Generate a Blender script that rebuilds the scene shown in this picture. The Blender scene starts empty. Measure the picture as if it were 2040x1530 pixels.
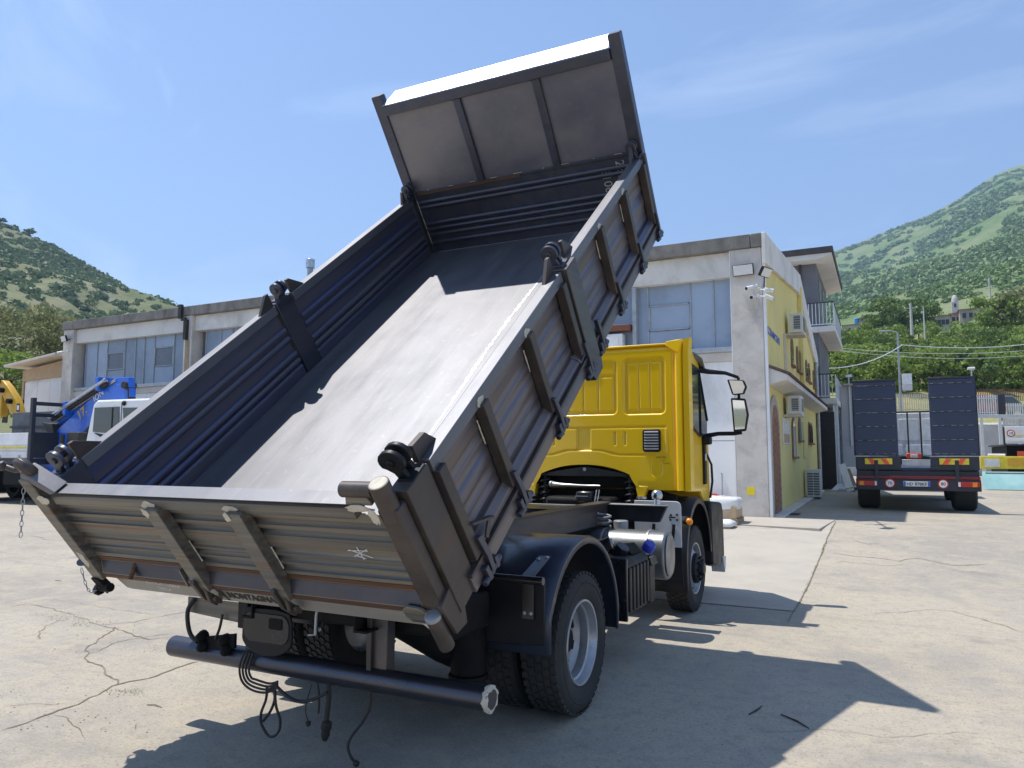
import bpy, bmesh, math, random
import numpy as np
from mathutils import Vector as V, Matrix as MX
random.seed(7); np.random.seed(7)
R = math.radians
scene = bpy.context.scene
COL = scene.collection

# ---------------------------------------------------------------- camera
CAM = V((2.8788, -4.5125, 1.6349)); YAW, PITCH, FPX = 0.4653, 0.0941, 1464.7
cd = bpy.data.cameras.new('camera'); cam = bpy.data.objects.new('camera', cd); COL.objects.link(cam)
cam.location = CAM; cam.rotation_euler = (math.pi/2 + PITCH, 0, YAW)
cd.sensor_width = 36; cd.lens = 36*FPX/2040; cd.clip_start = .05; cd.clip_end = 8000
scene.camera = cam
FW = V((-math.sin(YAW)*math.cos(PITCH), math.cos(YAW)*math.cos(PITCH), math.sin(PITCH)))
RT = V((math.cos(YAW), math.sin(YAW), 0)); UP = RT.cross(FW)

# ---------------------------------------------------------------- sky, sun, exposure
SUN = V((-1.94, -0.30, 4.91)).normalized()            # direction towards the sun
w = bpy.data.worlds.new('World'); scene.world = w; w.use_nodes = True
nt = w.node_tree; nt.nodes.clear()
sky = nt.nodes.new('ShaderNodeTexSky'); sky.sky_type = 'NISHITA'; sky.sun_disc = False
sky.sun_elevation = math.asin(SUN.z); sky.sun_rotation = math.atan2(SUN.x, SUN.y)
sky.air_density = 1.0; sky.dust_density = 0.05; sky.ozone_density = 2.6; sky.altitude = 100
geo = nt.nodes.new('ShaderNodeTexCoord')
mp = nt.nodes.new('ShaderNodeMapping'); mp.inputs['Rotation'].default_value = (.3, .5, .6); mp.inputs['Scale'].default_value = (1.0, 3.2, 3.6)
n1 = nt.nodes.new('ShaderNodeTexNoise'); n1.inputs['Scale'].default_value = 1.7; n1.inputs['Detail'].default_value = 7; n1.inputs['Roughness'].default_value = .62; n1.inputs['Distortion'].default_value = .7
cr = nt.nodes.new('ShaderNodeMapRange'); cr.inputs[1].default_value = .50; cr.inputs[2].default_value = .78; cr.inputs[3].default_value = 0; cr.inputs[4].default_value = .20
mixs = nt.nodes.new('ShaderNodeMix'); mixs.data_type = 'RGBA'; mixs.inputs['B'].default_value = (8.6, 9.2, 10.0, 1)
tint = nt.nodes.new('ShaderNodeVectorMath'); tint.operation = 'MULTIPLY'; tint.inputs[1].default_value = (1.06, .985, 1.0)
bg = nt.nodes.new('ShaderNodeBackground'); bg.inputs['Strength'].default_value = .148
ow = nt.nodes.new('ShaderNodeOutputWorld')
for a, b in ((geo.outputs['Generated'], mp.inputs[0]), (mp.outputs[0], n1.inputs['Vector']), (n1.outputs['Fac'], cr.inputs[0]), (cr.outputs[0], mixs.inputs['Factor']), (sky.outputs[0], tint.inputs[0]), (tint.outputs[0], mixs.inputs['A']), (mixs.outputs['Result'], bg.inputs[0]), (bg.outputs[0], ow.inputs[0])): nt.links.new(a, b)
sd = bpy.data.lights.new('sun', 'SUN'); sd.energy = 5.0; sd.angle = R(.53); sd.color = (1, .955, .88)
so = bpy.data.objects.new('sun', sd); COL.objects.link(so); so.location = (0, 0, 60)
so.rotation_euler = (-SUN).to_track_quat('-Z', 'Y').to_euler()
vs = scene.view_settings; vs.view_transform = 'Standard'; vs.look = 'None'; vs.exposure = 0.45; vs.gamma = 1; vs.use_curve_mapping = False

# ---------------------------------------------------------------- from a photo pixel to a point
def ray(x, y): return FW + RT*((x-1020)/FPX) + UP*((765-y)/FPX)
def on_y(x, y, Y): r = ray(x, y); return CAM + r*((Y-CAM.y)/r.y)
def on_x(x, y, X): r = ray(x, y); return CAM + r*((X-CAM.x)/r.x)
def gz(x, y):                                          # the yard rises gently towards the workshop
    t = (x-2.88)*-.42 + (y+4.5)*.907
    s = min(1, max(0, (t-8.6)/6.2)); s = s*s*(3-2*s)
    return .28*s
def on_g(x, y):
    r = ray(x, y); z = 0
    for _ in range(25):
        p = CAM + r*((z-CAM.z)/r.z); z = gz(p.x, p.y)
    return V((p.x, p.y, z))
def at_d(x, y, d): return CAM + ray(x, y)*d            # d metres along the view axis

# ---------------------------------------------------------------- materials
MAT = {}
def nodes(name):
    m = bpy.data.materials.new(name); m.use_nodes = True; t = m.node_tree
    b = t.nodes['Principled BSDF']; MAT[name] = m
    return m, t, b
def vec(t, rot=0, scale=(1, 1, 1)):
    g = t.nodes.new('ShaderNodeNewGeometry'); o = g.outputs['Position']
    if rot:
        r = t.nodes.new('ShaderNodeVectorRotate'); r.rotation_type = 'X_AXIS'; r.inputs['Angle'].default_value = rot
        t.links.new(o, r.inputs[0]); o = r.outputs[0]
    mu = t.nodes.new('ShaderNodeVectorMath'); mu.operation = 'MULTIPLY'; mu.inputs[1].default_value = scale
    t.links.new(o, mu.inputs[0]); return mu.outputs[0]
def noise(t, v, scale, detail=6, rough=.6, dist=0):
    n = t.nodes.new('ShaderNodeTexNoise'); n.inputs['Scale'].default_value = scale; n.inputs['Detail'].default_value = detail
    n.inputs['Roughness'].default_value = rough; n.inputs['Distortion'].default_value = dist
    t.links.new(v, n.inputs['Vector']); return n.outputs['Fac']
def mr(t, s, a, b, c=0, d=1):
    n = t.nodes.new('ShaderNodeMapRange'); n.inputs[1].default_value = a; n.inputs[2].default_value = b; n.inputs[3].default_value = c; n.inputs[4].default_value = d
    t.links.new(s, n.inputs[0]); return n.outputs[0]
def mix(t, f, a, b, mode='MIX'):
    n = t.nodes.new('ShaderNodeMix'); n.data_type = 'RGBA'; n.blend_type = mode
    for k, s in (('Factor', f), ('A', a), ('B', b)):
        if isinstance(s, (int, float)): n.inputs[k].default_value = s
        elif isinstance(s, tuple): n.inputs[k].default_value = (*s, 1)
        else: t.links.new(s, n.inputs[k])
    return n.outputs['Result']
def bump(t, b, h, strength=.3, dist=.01):
    n = t.nodes.new('ShaderNodeBump'); n.inputs['Strength'].default_value = strength; n.inputs['Distance'].default_value = dist
    t.links.new(h, n.inputs['Height']); t.links.new(n.outputs[0], b.inputs['Normal'])
def pm(name, c, c2=None, scale=4, rough=.6, metal=0, bmp=0, stretch=(1, 1, 1), lo=.4, hi=.65, dirt=None, dirt_s=1.2, coat=0, rvar=.1, spec=.5, bscale=None):
    m, t, b = nodes(name)
    v = vec(t, 0, stretch)
    if c2 is None: c2 = tuple(k*.8 for k in c)
    n = noise(t, v, scale); f = mr(t, n, lo, hi)
    col = mix(t, f, c, c2)
    if dirt:
        n2 = noise(t, v, dirt_s, 8, .7, .4); col = mix(t, mr(t, n2, .5, .75, 0, .85), col, dirt)
    t.links.new(col, b.inputs['Base Color'])
    t.links.new(mr(t, n, .3, .7, max(0, rough-rvar), min(1, rough+rvar)), b.inputs['Roughness'])
    b.inputs['Metallic'].default_value = metal; b.inputs['Specular IOR Level'].default_value = spec
    if coat: b.inputs['Coat Weight'].default_value = coat; b.inputs['Coat Roughness'].default_value = .06
    if bmp: bump(t, b, noise(t, v, bscale or scale*6, 5), bmp, .01)
    return m

TH = .6666                                              # tilt of the raised bed
def steel(name, c1, c2, c3, rough, metal, stretch, rot, rust=0., rusts=2., scr=0.):
    m, t, b = nodes(name); v = vec(t, rot, stretch); v2 = vec(t, 0, (1, 1, 1))
    n = noise(t, v, 1, 5, .65); n2 = noise(t, v2, 1.6, 4)
    col = mix(t, mr(t, n, .38, .62), c1, c2); col = mix(t, mr(t, n2, .42, .7, 0, .8), col, c3)
    col = mix(t, mr(t, noise(t, v2, 22, 6, .7), .6, .72, 0, .35), col, tuple(k*1.9 for k in c1))
    if scr:
        v3 = vec(t, rot, (45, 1.1, 45)); n5 = noise(t, v3, 1, 2, .6); col = mix(t, mr(t, n5, .60, .68, 0, scr), col, tuple(min(.9, k*1.6) for k in c2))
        v4 = vec(t, rot, (5, 1.2, 5)); col = mix(t, mr(t, noise(t, v4, 1, 6, .7, .5), .50, .70, 0, .3), col, tuple(k*.8 for k in c3))
    if rust:
        n3 = noise(t, v, rusts, 6, .7); col = mix(t, mr(t, n3, .56, .72, 0, rust), col, (.20, .075, .02))
    t.links.new(col, b.inputs['Base Color']); b.inputs['Metallic'].default_value = metal
    t.links.new(mr(t, n, .3, .7, rough-.1, rough+.12), b.inputs['Roughness'])
    bump(t, b, noise(t, v2, 60, 4), .06, .004)
    return m
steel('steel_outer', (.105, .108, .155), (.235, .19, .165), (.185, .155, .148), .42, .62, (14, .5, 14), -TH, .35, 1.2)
steel('steel_sky_tint', (.085, .100, .185), (.15, .14, .155), (.11, .112, .145), .52, .7, (14, .5, 14), -TH, .25, 1.2)  # same mill scale as the right panels; reflected sky is put into the bluer colour
steel('steel_floor', (.180, .181, .196), (.21, .21, .220), (.155, .158, .175), .54, .75, (3.5, .5, 3.5), -TH, scr=.09)
steel('steel_tail', (.105, .105, .10), (.27, .24, .19), (.14, .14, .135), .46, .5, (.35, 12, 34), 0, .9, .8)
steel('steel_rib', (.072, .060, .055), (.115, .092, .078), (.055, .050, .052), .48, .5, (6, 2, 6), -TH, .3, 1.4)
steel('steel_dark', (.07, .08, .115), (.10, .10, .125), (.075, .075, .09), .38, .75, (10, .6, 10), -TH)
steel('steel_head', (.17, .17, .205), (.23, .22, .235), (.12, .125, .17), .42, .7, (.9, 3, 1.2), 0)
steel('steel_tube', (.065, .072, .10), (.085, .09, .11), (.10, .095, .098), .30, .8, (.8, 6, 6), 0)
steel('steel_frame', (.105, .098, .10), (.075, .078, .092), (.13, .11, .10), .42, .6, (8, .8, 8), 0, .25)
pm('rust', (.115, .060, .038), (.075, .045, .034), 6, .65, .35, .2, stretch=(.5, 8, 12), dirt=(.27, .115, .025), dirt_s=1.1)
pm('filler', (.62, .56, .45), (.5, .46, .38), 30, .8, 0, .3)
pm('bright_steel', (.55, .56, .58), (.42, .43, .45), 8, .3, .9, .03)
pm('galv', (.42, .43, .45), (.33, .35, .37), 5, .45, .7, .05)
steel('steel_apron_lit', (.30, .29, .265), (.36, .345, .31), (.25, .245, .235), .5, .4, (.6, 5, 9), 0)  # paler than the tail steel: sunlight on the plate is put into the colour
pm('louvre_grey', (.30, .31, .33), None, 6, .4)  # for the vent slats this pale tone paints in the light they catch
pm('black_plastic', (.011, .012, .015), (.018, .019, .023), 6, .45, 0, .05, spec=.22)
pm('black_gloss', (.012, .013, .016), (.02, .02, .024), 5, .22, 0, 0)
pm('black_navy', (.022, .030, .052), (.03, .037, .058), 4, .36, 0, .04, coat=.15)
pm('under_black', (.007, .007, .008), (.016, .015, .014), 8, .7, .1, .2, spec=.2)
pm('rubber', (.02, .02, .021), (.034, .033, .032), 12, .82, 0, .25, dirt=(.06, .057, .05))
pm('rim_silver', (.42, .43, .45), (.35, .36, .38), 7, .36, .55, .02, dirt=(.33, .31, .28), dirt_s=5)
pm('cab_yellow', (.95, .60, .004), (.90, .565, .004), 1.5, .34, 0, 0, coat=.5, rvar=.05)
pm('cab_grey', (.55, .56, .58), (.50, .51, .53), 4, .5, 0, .03)
pm('spring_black', (.02, .02, .022), None, 6, .5)
pm('amber', (.9, .30, .01), (.75, .22, .01), 20, .2, 0, 0)
pm('blue_cap', (.02, .05, .45), (.02, .04, .38), 8, .4)
pm('white_paint', (.80, .81, .82), (.72, .73, .74), 3, .38, 0, 0, dirt=(.55, .54, .5))
pm('mirror_glass', (.75, .78, .8), (.7, .73, .75), 2, .03, 1.0, rvar=.01)
m, t, b = nodes('glass_dark'); b.inputs['Base Color'].default_value = (.03, .04, .045, 1); b.inputs['Roughness'].default_value = .04; b.inputs['Specular IOR Level'].default_value = .8
m, t, b = nodes('glass_clear'); b.inputs['Base Color'].default_value = (.55, .62, .62, 1); b.inputs['Roughness'].default_value = .03; b.inputs['Transmission Weight'].default_value = .75; b.inputs['IOR'].default_value = 1.1
pm('chalk', (.75, .75, .74), (.6, .6, .6), 60, .9)
pm('ink', (.03, .025, .02), None, 10, .6)

# ---------------------------------------------------------------- mesh builder
class MB:
    def __init__(s, T=None): s.v = []; s.f = []; s.T = T
    def add(s, vs, fs):
        o = len(s.v); s.v += [s.T @ V(p) for p in vs] if s.T else [V(p) for p in vs]
        s.f += [tuple(o+i for i in f) for f in fs]; return s
    def box(s, x0, x1, y0, y1, z0, z1):
        return s.add([(x0, y0, z0), (x1, y0, z0), (x1, y1, z0), (x0, y1, z0), (x0, y0, z1), (x1, y0, z1), (x1, y1, z1), (x0, y1, z1)],
                     [(0, 3, 2, 1), (4, 5, 6, 7), (0, 1, 5, 4), (1, 2, 6, 5), (2, 3, 7, 6), (3, 0, 4, 7)])
    def beam(s, a, b, wx, wy, up=(0, 0, 1)):          # rectangular bar from a to b
        a = V(a); b = V(b); d = (b-a).normalized(); u = V(up)
        if abs(d.dot(u)) > .98: u = V((0, 1, 0))
        x = d.cross(u).normalized(); y = x.cross(d)
        q = [x*(i*wx/2)+y*(j*wy/2) for i, j in ((-1, -1), (1, -1), (1, 1), (-1, 1))]
        return s.add([a+k for k in q]+[b+k for k in q], [(0, 3, 2, 1), (4, 5, 6, 7), (0, 1, 5, 4), (1, 2, 6, 5), (2, 3, 7, 6), (3, 0, 4, 7)])
    def prism(s, pts, axis, a0, a1):                   # polygon extruded along an axis; pts in the two other axes in order
        def P(p, a):
            return {'x': (a, p[0], p[1]), 'y': (p[0], a, p[1]), 'z': (p[0], p[1], a)}[axis]
        n = len(pts); vs_ = [P(p, a0) for p in pts]+[P(p, a1) for p in pts]
        fs = [tuple(range(n))[::-1], tuple(range(n, 2*n))]+[(i, (i+1) % n, n+(i+1) % n, n+i) for i in range(n)]
        return s.add(vs_, fs)
    def tube(s, pts, r, n=8, caps=True):
        pts = [V(p) for p in pts]; m_ = len(pts); rs = r if isinstance(r, (list, tuple)) else [r]*m_
        vs_ = []; d0 = (pts[1]-pts[0]).normalized(); u = d0.orthogonal().normalized()
        for i, p in enumerate(pts):
            d = (pts[min(i+1, m_-1)]-pts[max(i-1, 0)]).normalized()
            u = (u-d*u.dot(d)).normalized(); w_ = d.cross(u)
            vs_ += [p+(u*math.cos(a)+w_*math.sin(a))*rs[i] for a in [2*math.pi*k/n for k in range(n)]]
        fs = [(i*n+k, i*n+(k+1) % n, (i+1)*n+(k+1) % n, (i+1)*n+k) for i in range(m_-1) for k in range(n)]
        if caps: fs += [tuple(range(n))[::-1], tuple((m_-1)*n+k for k in range(n))]
        return s.add(vs_, fs)
    def cyl(s, a, b, r, r2=None, n=16): return s.tube([a, b], [r, r if r2 is None else r2], n)
    def lathe(s, prof, c, ax, n=32, closed=False):     # prof: (radius, height along ax)
        c = V(c); ax = V(ax).normalized(); u = ax.orthogonal().normalized(); w_ = ax.cross(u); m_ = len(prof); vs_ = []
        for (r, h) in prof:
            vs_ += [c+ax*h+(u*math.cos(2*math.pi*k/n)+w_*math.sin(2*math.pi*k/n))*r for k in range(n)]
        fs = [(i*n+k, i*n+(k+1) % n, ((i+1) % m_)*n+(k+1) % n, ((i+1) % m_)*n+k) for i in range(m_ if closed else m_-1) for k in range(n)]
        return s.add(vs_, fs)
    def sheet(s, prof, a0, a1, th, fn):                # corrugated sheet: prof of (height, depth) swept a0..a1, thickness th; fn(a, height, depth)
        n = len(prof); vs_ = []
        for a in (a0, a1):
            vs_ += [fn(a, h, d) for h, d in prof]+[fn(a, h, d+th) for h, d in prof]
        m_ = 2*n; fs = []
        for i in range(n-1):
            fs += [(i, i+1, m_+i+1, m_+i), (n+i, m_+n+i, m_+n+i+1, n+i+1), (i, n+i, n+i+1, i+1), (m_+i, m_+i+1, m_+n+i+1, m_+n+i)]
        fs += [(0, m_, m_+n, n), (n-1, 2*n-1, m_+2*n-1, m_+n-1)]
        return s.add(vs_, fs)
    def sheet2(s, prof, a0, a1, f1, f2):
        n = len(prof); vs_ = []
        for a in (a0, a1): vs_ += [f1(a, h, d) for h, d in prof]+[f2(a, h, d) for h, d in prof]
        m_ = 2*n; fs = []
        for i in range(n-1):
            fs += [(i, i+1, m_+i+1, m_+i), (n+i, m_+n+i, m_+n+i+1, n+i+1), (i, n+i, n+i+1, i+1), (m_+i, m_+i+1, m_+n+i+1, m_+n+i)]
        fs += [(0, m_, m_+n, n), (n-1, 2*n-1, m_+2*n-1, m_+n-1)]
        return s.add(vs_, fs)
    def build(s, name, mat, parent=None, bev=0, smooth=35, kind=None, seg=2):
        me = bpy.data.meshes.new(name)
        co = np.array([tuple(p) for p in s.v]); c = (co.min(0)+co.max(0))/2
        me.from_pydata([tuple(p) for p in (co-c)], [], s.f); me.validate()
        bm = bmesh.new(); bm.from_mesh(me); bmesh.ops.recalc_face_normals(bm, faces=bm.faces); bm.to_mesh(me); bm.free()
        if smooth: me.shade_smooth(); me.set_sharp_from_angle(angle=R(smooth))
        me.materials.append(MAT[mat])
        return place(name, me, V(c), parent, bev, kind, seg)
WM = {}
def place(name, me, loc, parent=None, bev=0, kind=None, seg=2):
    o = bpy.data.objects.new(name, me); COL.objects.link(o); o.location = loc
    if parent is not None: o.parent = parent; o.matrix_parent_inverse = WM[parent.name].inverted()
    WM[o.name] = MX.Translation(loc)
    if bev:
        bvm = o.modifiers.new('bevel', 'BEVEL'); bvm.width = bev; bvm.segments = seg; bvm.limit_method = 'ANGLE'; bvm.angle_limit = R(40)
    if kind: o['kind'] = kind
    return o
def thing(name, label, cat, loc, group=None):
    o = bpy.data.objects.new(name, None); COL.objects.link(o); o.location = loc; o.empty_display_size = .2
    WM[o.name] = MX.Translation(V(loc)); return tag(o, label, cat, group)
def tag(o, label, cat, group=None):
    o['label'] = label; o['category'] = cat
    if group: o['group'] = group
    return o
def copy_tree(o, delta=None, parent=None, rotz=0):
    c = o.copy(); COL.objects.link(c); c.parent = parent; WM[c.name] = WM[o.name].copy()
    if parent is None and delta is not None: c.location = o.location + V(delta); c.rotation_euler.z += rotz
    for ch in list(o.children): copy_tree(ch, None, c)
    return c
def text_mb(mb, s, size, ext, fn, bold=0., align='LEFT', spacing=1.0):
    cu = bpy.data.curves.new('txt', 'FONT'); cu.body = s; cu.size = size; cu.extrude = ext; cu.offset = bold; cu.align_x = align; cu.resolution_u = 3; cu.space_character = spacing
    ob = bpy.data.objects.new('txt', cu); COL.objects.link(ob)
    me = bpy.data.meshes.new_from_object(ob)
    mb.add([fn(p.co.x, p.co.y, p.co.z) for p in me.vertices], [tuple(p.vertices) for p in me.polygons])
    bpy.data.objects.remove(ob); bpy.data.curves.remove(cu); bpy.data.meshes.remove(me); return mb
def rrect(x0, x1, y0, y1, r, n=5):
    pts = []
    for cx, cy, a0 in ((x1-r, y1-r, 0), (x0+r, y1-r, 90), (x0+r, y0+r, 180), (x1-r, y0+r, 270)):
        pts += [(cx+r*math.cos(R(a0+90*k/n)), cy+r*math.sin(R(a0+90*k/n))) for k in range(n+1)]
    return pts
def jag(cx, cy, rx, ry, n=14, j=.45):
    return [(cx+rx*math.cos(2*math.pi*k/n)*(1-j*random.random()), cy+ry*math.sin(2*math.pi*k/n)*(1-j*random.random())) for k in range(n)]

# ================================================================ GROUND
m, t, b = nodes('concrete_yard'); v = vec(t)
n1 = noise(t, v, .35, 6, .6, .3); n2 = noise(t, v, 2.6, 8, .68, .5); n3 = noise(t, v, 42, 6, .75); n4 = noise(t, v, 9, 6, .65)
col = mix(t, mr(t, n1, .40, .60), (.395, .352, .285), (.30, .272, .232))
col = mix(t, mr(t, n2, .44, .64, 0, .7), col, (.43, .37, .275))
col = mix(t, mr(t, n4, .50, .68, 0, .55), col, (.245, .225, .195))
col = mix(t, mr(t, n3, .53, .63, 0, .75), col, (.20, .185, .162))
col = mix(t, mr(t, noise(t, v, 75, 4, .7), .55, .64, 0, .6), col, (.50, .465, .405))
vo = t.nodes.new('ShaderNodeTexVoronoi'); vo.inputs['Scale'].default_value = 13; t.links.new(v, vo.inputs['Vector'])
col = mix(t, mr(t, vo.outputs['Distance'], .03, .075, .75, 0), col, (.15, .14, .13))
col = mix(t, mr(t, noise(t, v, .55, 5, .55, 1.2), .62, .74, 0, .5), col, (.185, .18, .175))
vd = t.nodes.new('ShaderNodeVectorMath'); vd.operation = 'ADD'; t.links.new(v, vd.inputs[0]); nc = t.nodes.new('ShaderNodeTexNoise'); nc.inputs['Scale'].default_value = 2.4; nc.inputs['Detail'].default_value = 5; t.links.new(v, nc.inputs['Vector']); t.links.new(nc.outputs['Color'], vd.inputs[1])
v2 = t.nodes.new('ShaderNodeTexVoronoi'); v2.inputs['Scale'].default_value = .62; t.links.new(vd.outputs[0], v2.inputs['Vector']); col = mix(t, mr(t, v2.outputs['Distance'], .06, .16, .42, 0), col, (.17, .16, .15))
wv = vec(t, 0, (.35, 3.2, 1)); col = mix(t, mr(t, noise(t, wv, 1, 5, .6, .4), .56, .70, 0, .30), col, (.21, .20, .185))
t.links.new(col, b.inputs['Base Color']); b.inputs['Roughness'].default_value = .9; b.inputs['Specular IOR Level'].default_value = .25
hm = t.nodes.new('ShaderNodeMath'); hm.operation = 'ADD'; t.links.new(n3, hm.inputs[0]); t.links.new(n2, hm.inputs[1]); bump(t, b, hm.outputs[0], .55, .006)
pm('concrete_slab', (.42, .38, .315), (.37, .335, .285), 1.3, .88, 0, .35, dirt=(.33, .31, .27), dirt_s=2.2, bscale=45)
pm('crack_dirt', (.25, .205, .145), (.16, .13, .095), 30, .95, 0, .5)
pm('earth', (.16, .15, .08), (.10, .11, .05), 3, .95, 0, .4)

def axis(lo, hi, a, b_, f, c):
    xs = list(np.arange(lo, a, c))+list(np.arange(a, b_, f))+list(np.arange(b_, hi+.01, c)); return xs
gx = axis(-80, 60, -24, 12, .75, 4); gy = axis(-72, 48, -8, 24, .75, 4)
mb = MB(); mb.add([(x, y, gz(x, y)) for y in gy for x in gx], [(j*len(gx)+i, j*len(gx)+i+1, (j+1)*len(gx)+i+1, (j+1)*len(gx)+i) for j in range(len(gy)-1) for i in range(len(gx)-1)])
yard = mb.build('yard_ground', 'concrete_yard', kind='structure')
mb = MB(); mb.add([(-2400, -2400, -.35), (2400, -2400, -.35), (2400, 2400, -.35), (-2400, 2400, -.35)], [(0, 1, 2, 3)])
mb.build('ground', 'earth', kind='structure')

def crack(pts, wd, name='crack', jit=.05, mat='crack_dirt'):
    P = [on_g(*p) if len(p) == 2 else V(p) for p in pts]; Q = []
    for a, b_ in zip(P, P[1:]):
        n = max(2, int((b_-a).length/.06))
        for k in range(n): Q.append(a.lerp(b_, k/n))
    Q.append(P[-1]); L = []; Rr = []; off = 0
    for i, q in enumerate(Q):
        d = (Q[min(i+1, len(Q)-1)]-Q[max(i-1, 0)]); d.z = 0; d.normalize(); nrm = V((-d.y, d.x, 0))
        off = off*.8+random.uniform(-1, 1)*jit*.5
        wl = wd*random.uniform(.25, 1)*(1 if 0 < i < len(Q)-1 else .1); wr = wd*random.uniform(.25, 1)*(1 if 0 < i < len(Q)-1 else .1)
        for lst, s_ in ((L, wl), (Rr, -wr)):
            p = q+nrm*(off+s_); p.z = gz(p.x, p.y)+(.009 if p.x < 2.02 and p.y > ya-.05 and p.x > -9 else .004); lst.append(p)
    n = len(Q); mb = MB(); mb.add(L+Rr, [(i, i+1, n+i+1, n+i) for i in range(n-1)])
    return mb.build(name, mat, yard, smooth=0)
# smoother slab poured in front of the workshop, its edge on the joints
ya = on_g(1500, 1211).y; xs_ = [-9+k*.5 for k in range(23)]; xs_ = [x for x in xs_ if x < 1.95]+[1.98]; ys_ = list(np.arange(ya, 11.84, .4))+[11.84]
mb = MB(); mb.add([(x, y, gz(x, y)+.005) for y in ys_ for x in xs_], [(j*len(xs_)+i, j*len(xs_)+i+1, (j+1)*len(xs_)+i+1, (j+1)*len(xs_)+i) for j in range(len(ys_)-1) for i in range(len(xs_)-1)])
mb.build('concrete_slab', 'concrete_slab', yard)
for pts, wd in (([(0, 1455), (90, 1421), (160, 1396), (225, 1367), (310, 1347), (400, 1318)], .022),
                ([(225, 1367), (213, 1345), (170, 1312), (163, 1290), (213, 1266), (238, 1250)], .020),
                ([(0, 1212), (60, 1203), (120, 1224), (200, 1246), (270, 1241), (330, 1226), (384, 1214)], .012),
                ([(200, 1246), (240, 1257), (300, 1272), (345, 1267)], .018), ([(170, 1305), (230, 1282), (300, 1268), (345, 1262)], .012),
                ([(0, 1065), (60, 1068), (90, 1075), (160, 1080)], .014), ([(75, 1275), (85, 1253), (118, 1234)], .010),
                ([(0, 1409), (60, 1405), (140, 1404)], .008), ([(100, 1195), (180, 1207), (250, 1216), (310, 1225)], .007),
                ([(30, 1050), (80, 1046), (130, 1040)], .012), ([(100, 1425), (150, 1445), (180, 1470)], .008),
                ([(1740, 1222), (1800, 1220), (1850, 1216), (1900, 1218), (1960, 1236), (2040, 1260)], .012),
                ([(1655, 1102), (1700, 1108), (1740, 1110), (1790, 1118), (1830, 1112), (1900, 1126), (1970, 1124)], .022),
                ([(1660, 1118), (1710, 1122), (1760, 1126), (1800, 1124)], .012), ([(1690, 1072), (1730, 1085), (1750, 1082)], .015),
                ([(1400, 1090), (1440, 1076), (1466, 1068)], .008), ([(1430, 1048), (1520, 1053), (1570, 1050)], .02),
                ([(1500, 1460), (1640, 1458), (1780, 1470), (1960, 1462)], .005)):
    crack(pts, wd*.52)
crack([(1.985, 3.2, 0), (1.985, ya, 0), (1.985, 8, 0), (1.985, 11.6, 0)], .010, 'slab_joint', .008)
crack([(-6, ya-.004, 0), (-2, ya-.004, 0), (1.985, ya-.004, 0)], .008, 'slab_joint', .008)
mb = MB()
for i in range(520):                                    # loose grit on the concrete
    if i < 330:
        q = on_g(random.uniform(0, 2040), random.uniform(1050, 1529)); s_ = random.uniform(.002, .006)
    else:
        q = on_g(*random.choice([(random.uniform(60, 340), random.uniform(1230, 1300)), (random.uniform(1660, 1990), random.uniform(1095, 1140)), (random.uniform(0, 300), random.uniform(1370, 1460))])); s_ = random.uniform(.003, .008)
    a = random.random()*6
    mb.add([q+V((math.cos(a+k*2.1)*s_, math.sin(a+k*2.1)*s_, 0)) for k in range(3)]+[q+V((0, 0, s_*.9))], [(0, 1, 3), (1, 2, 3), (2, 0, 3)])
tag(mb.build('grit', 'crack_dirt', smooth=0, kind='stuff'), 'fine grit and pebbles scattered over the concrete yard', 'grit')
for (a, b_), lb in zip((((1492, 1425), (1518, 1408)), ((1556, 1425), (1612, 1453))), ('short black stick lying in the truck shadow', 'longer thin black stick lying near the shadow edge')):
    A = on_g(*a); B = on_g(*b_); Mi = (A+B)/2+V((.01, .006, .0)); 
    mb = MB(); mb.tube([A+V((0, 0, .006)), Mi+V((0, 0, .008)), B+V((0, 0, .006))], [.004, .006, .003], 6)
    tag(mb.build('stick', 'ink'), lb, 'stick')
for q, lb in (((390, 1075), 'weathered brown twig lying on the concrete beside the crack'), ((115, 1158), 'tiny dry twig lying on bare concrete'), ((305, 1408), 'thin dry straw beside the shadow spike')):
    A = on_g(*q); mb = MB(); mb.tube([A+V((-.06, 0, .004)), A+V((0, .015, .008)), A+V((.07, .01, .004))], [.003, .004, .002], 5)
    tag(mb.build('twig', 'crack_dirt'), lb, 'twig')

# ================================================================ TIPPER TRUCK
truck = thing('tipper_truck', 'yellow cab tipper truck with its bare steel bed raised high', 'truck', (0, 0, 0))
BM = MX.Translation(V((0, -1.5166, 1.0334))) @ MX.Rotation(TH, 4, 'X')   # bed axes: x across, y forward along the floor, z up from it
def B(): return MB(BM)
bed = B().box(-1.125, 1.125, -.15, 4.14, .082, .10).build('bed_floor', 'steel_floor', truck, .002)
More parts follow.
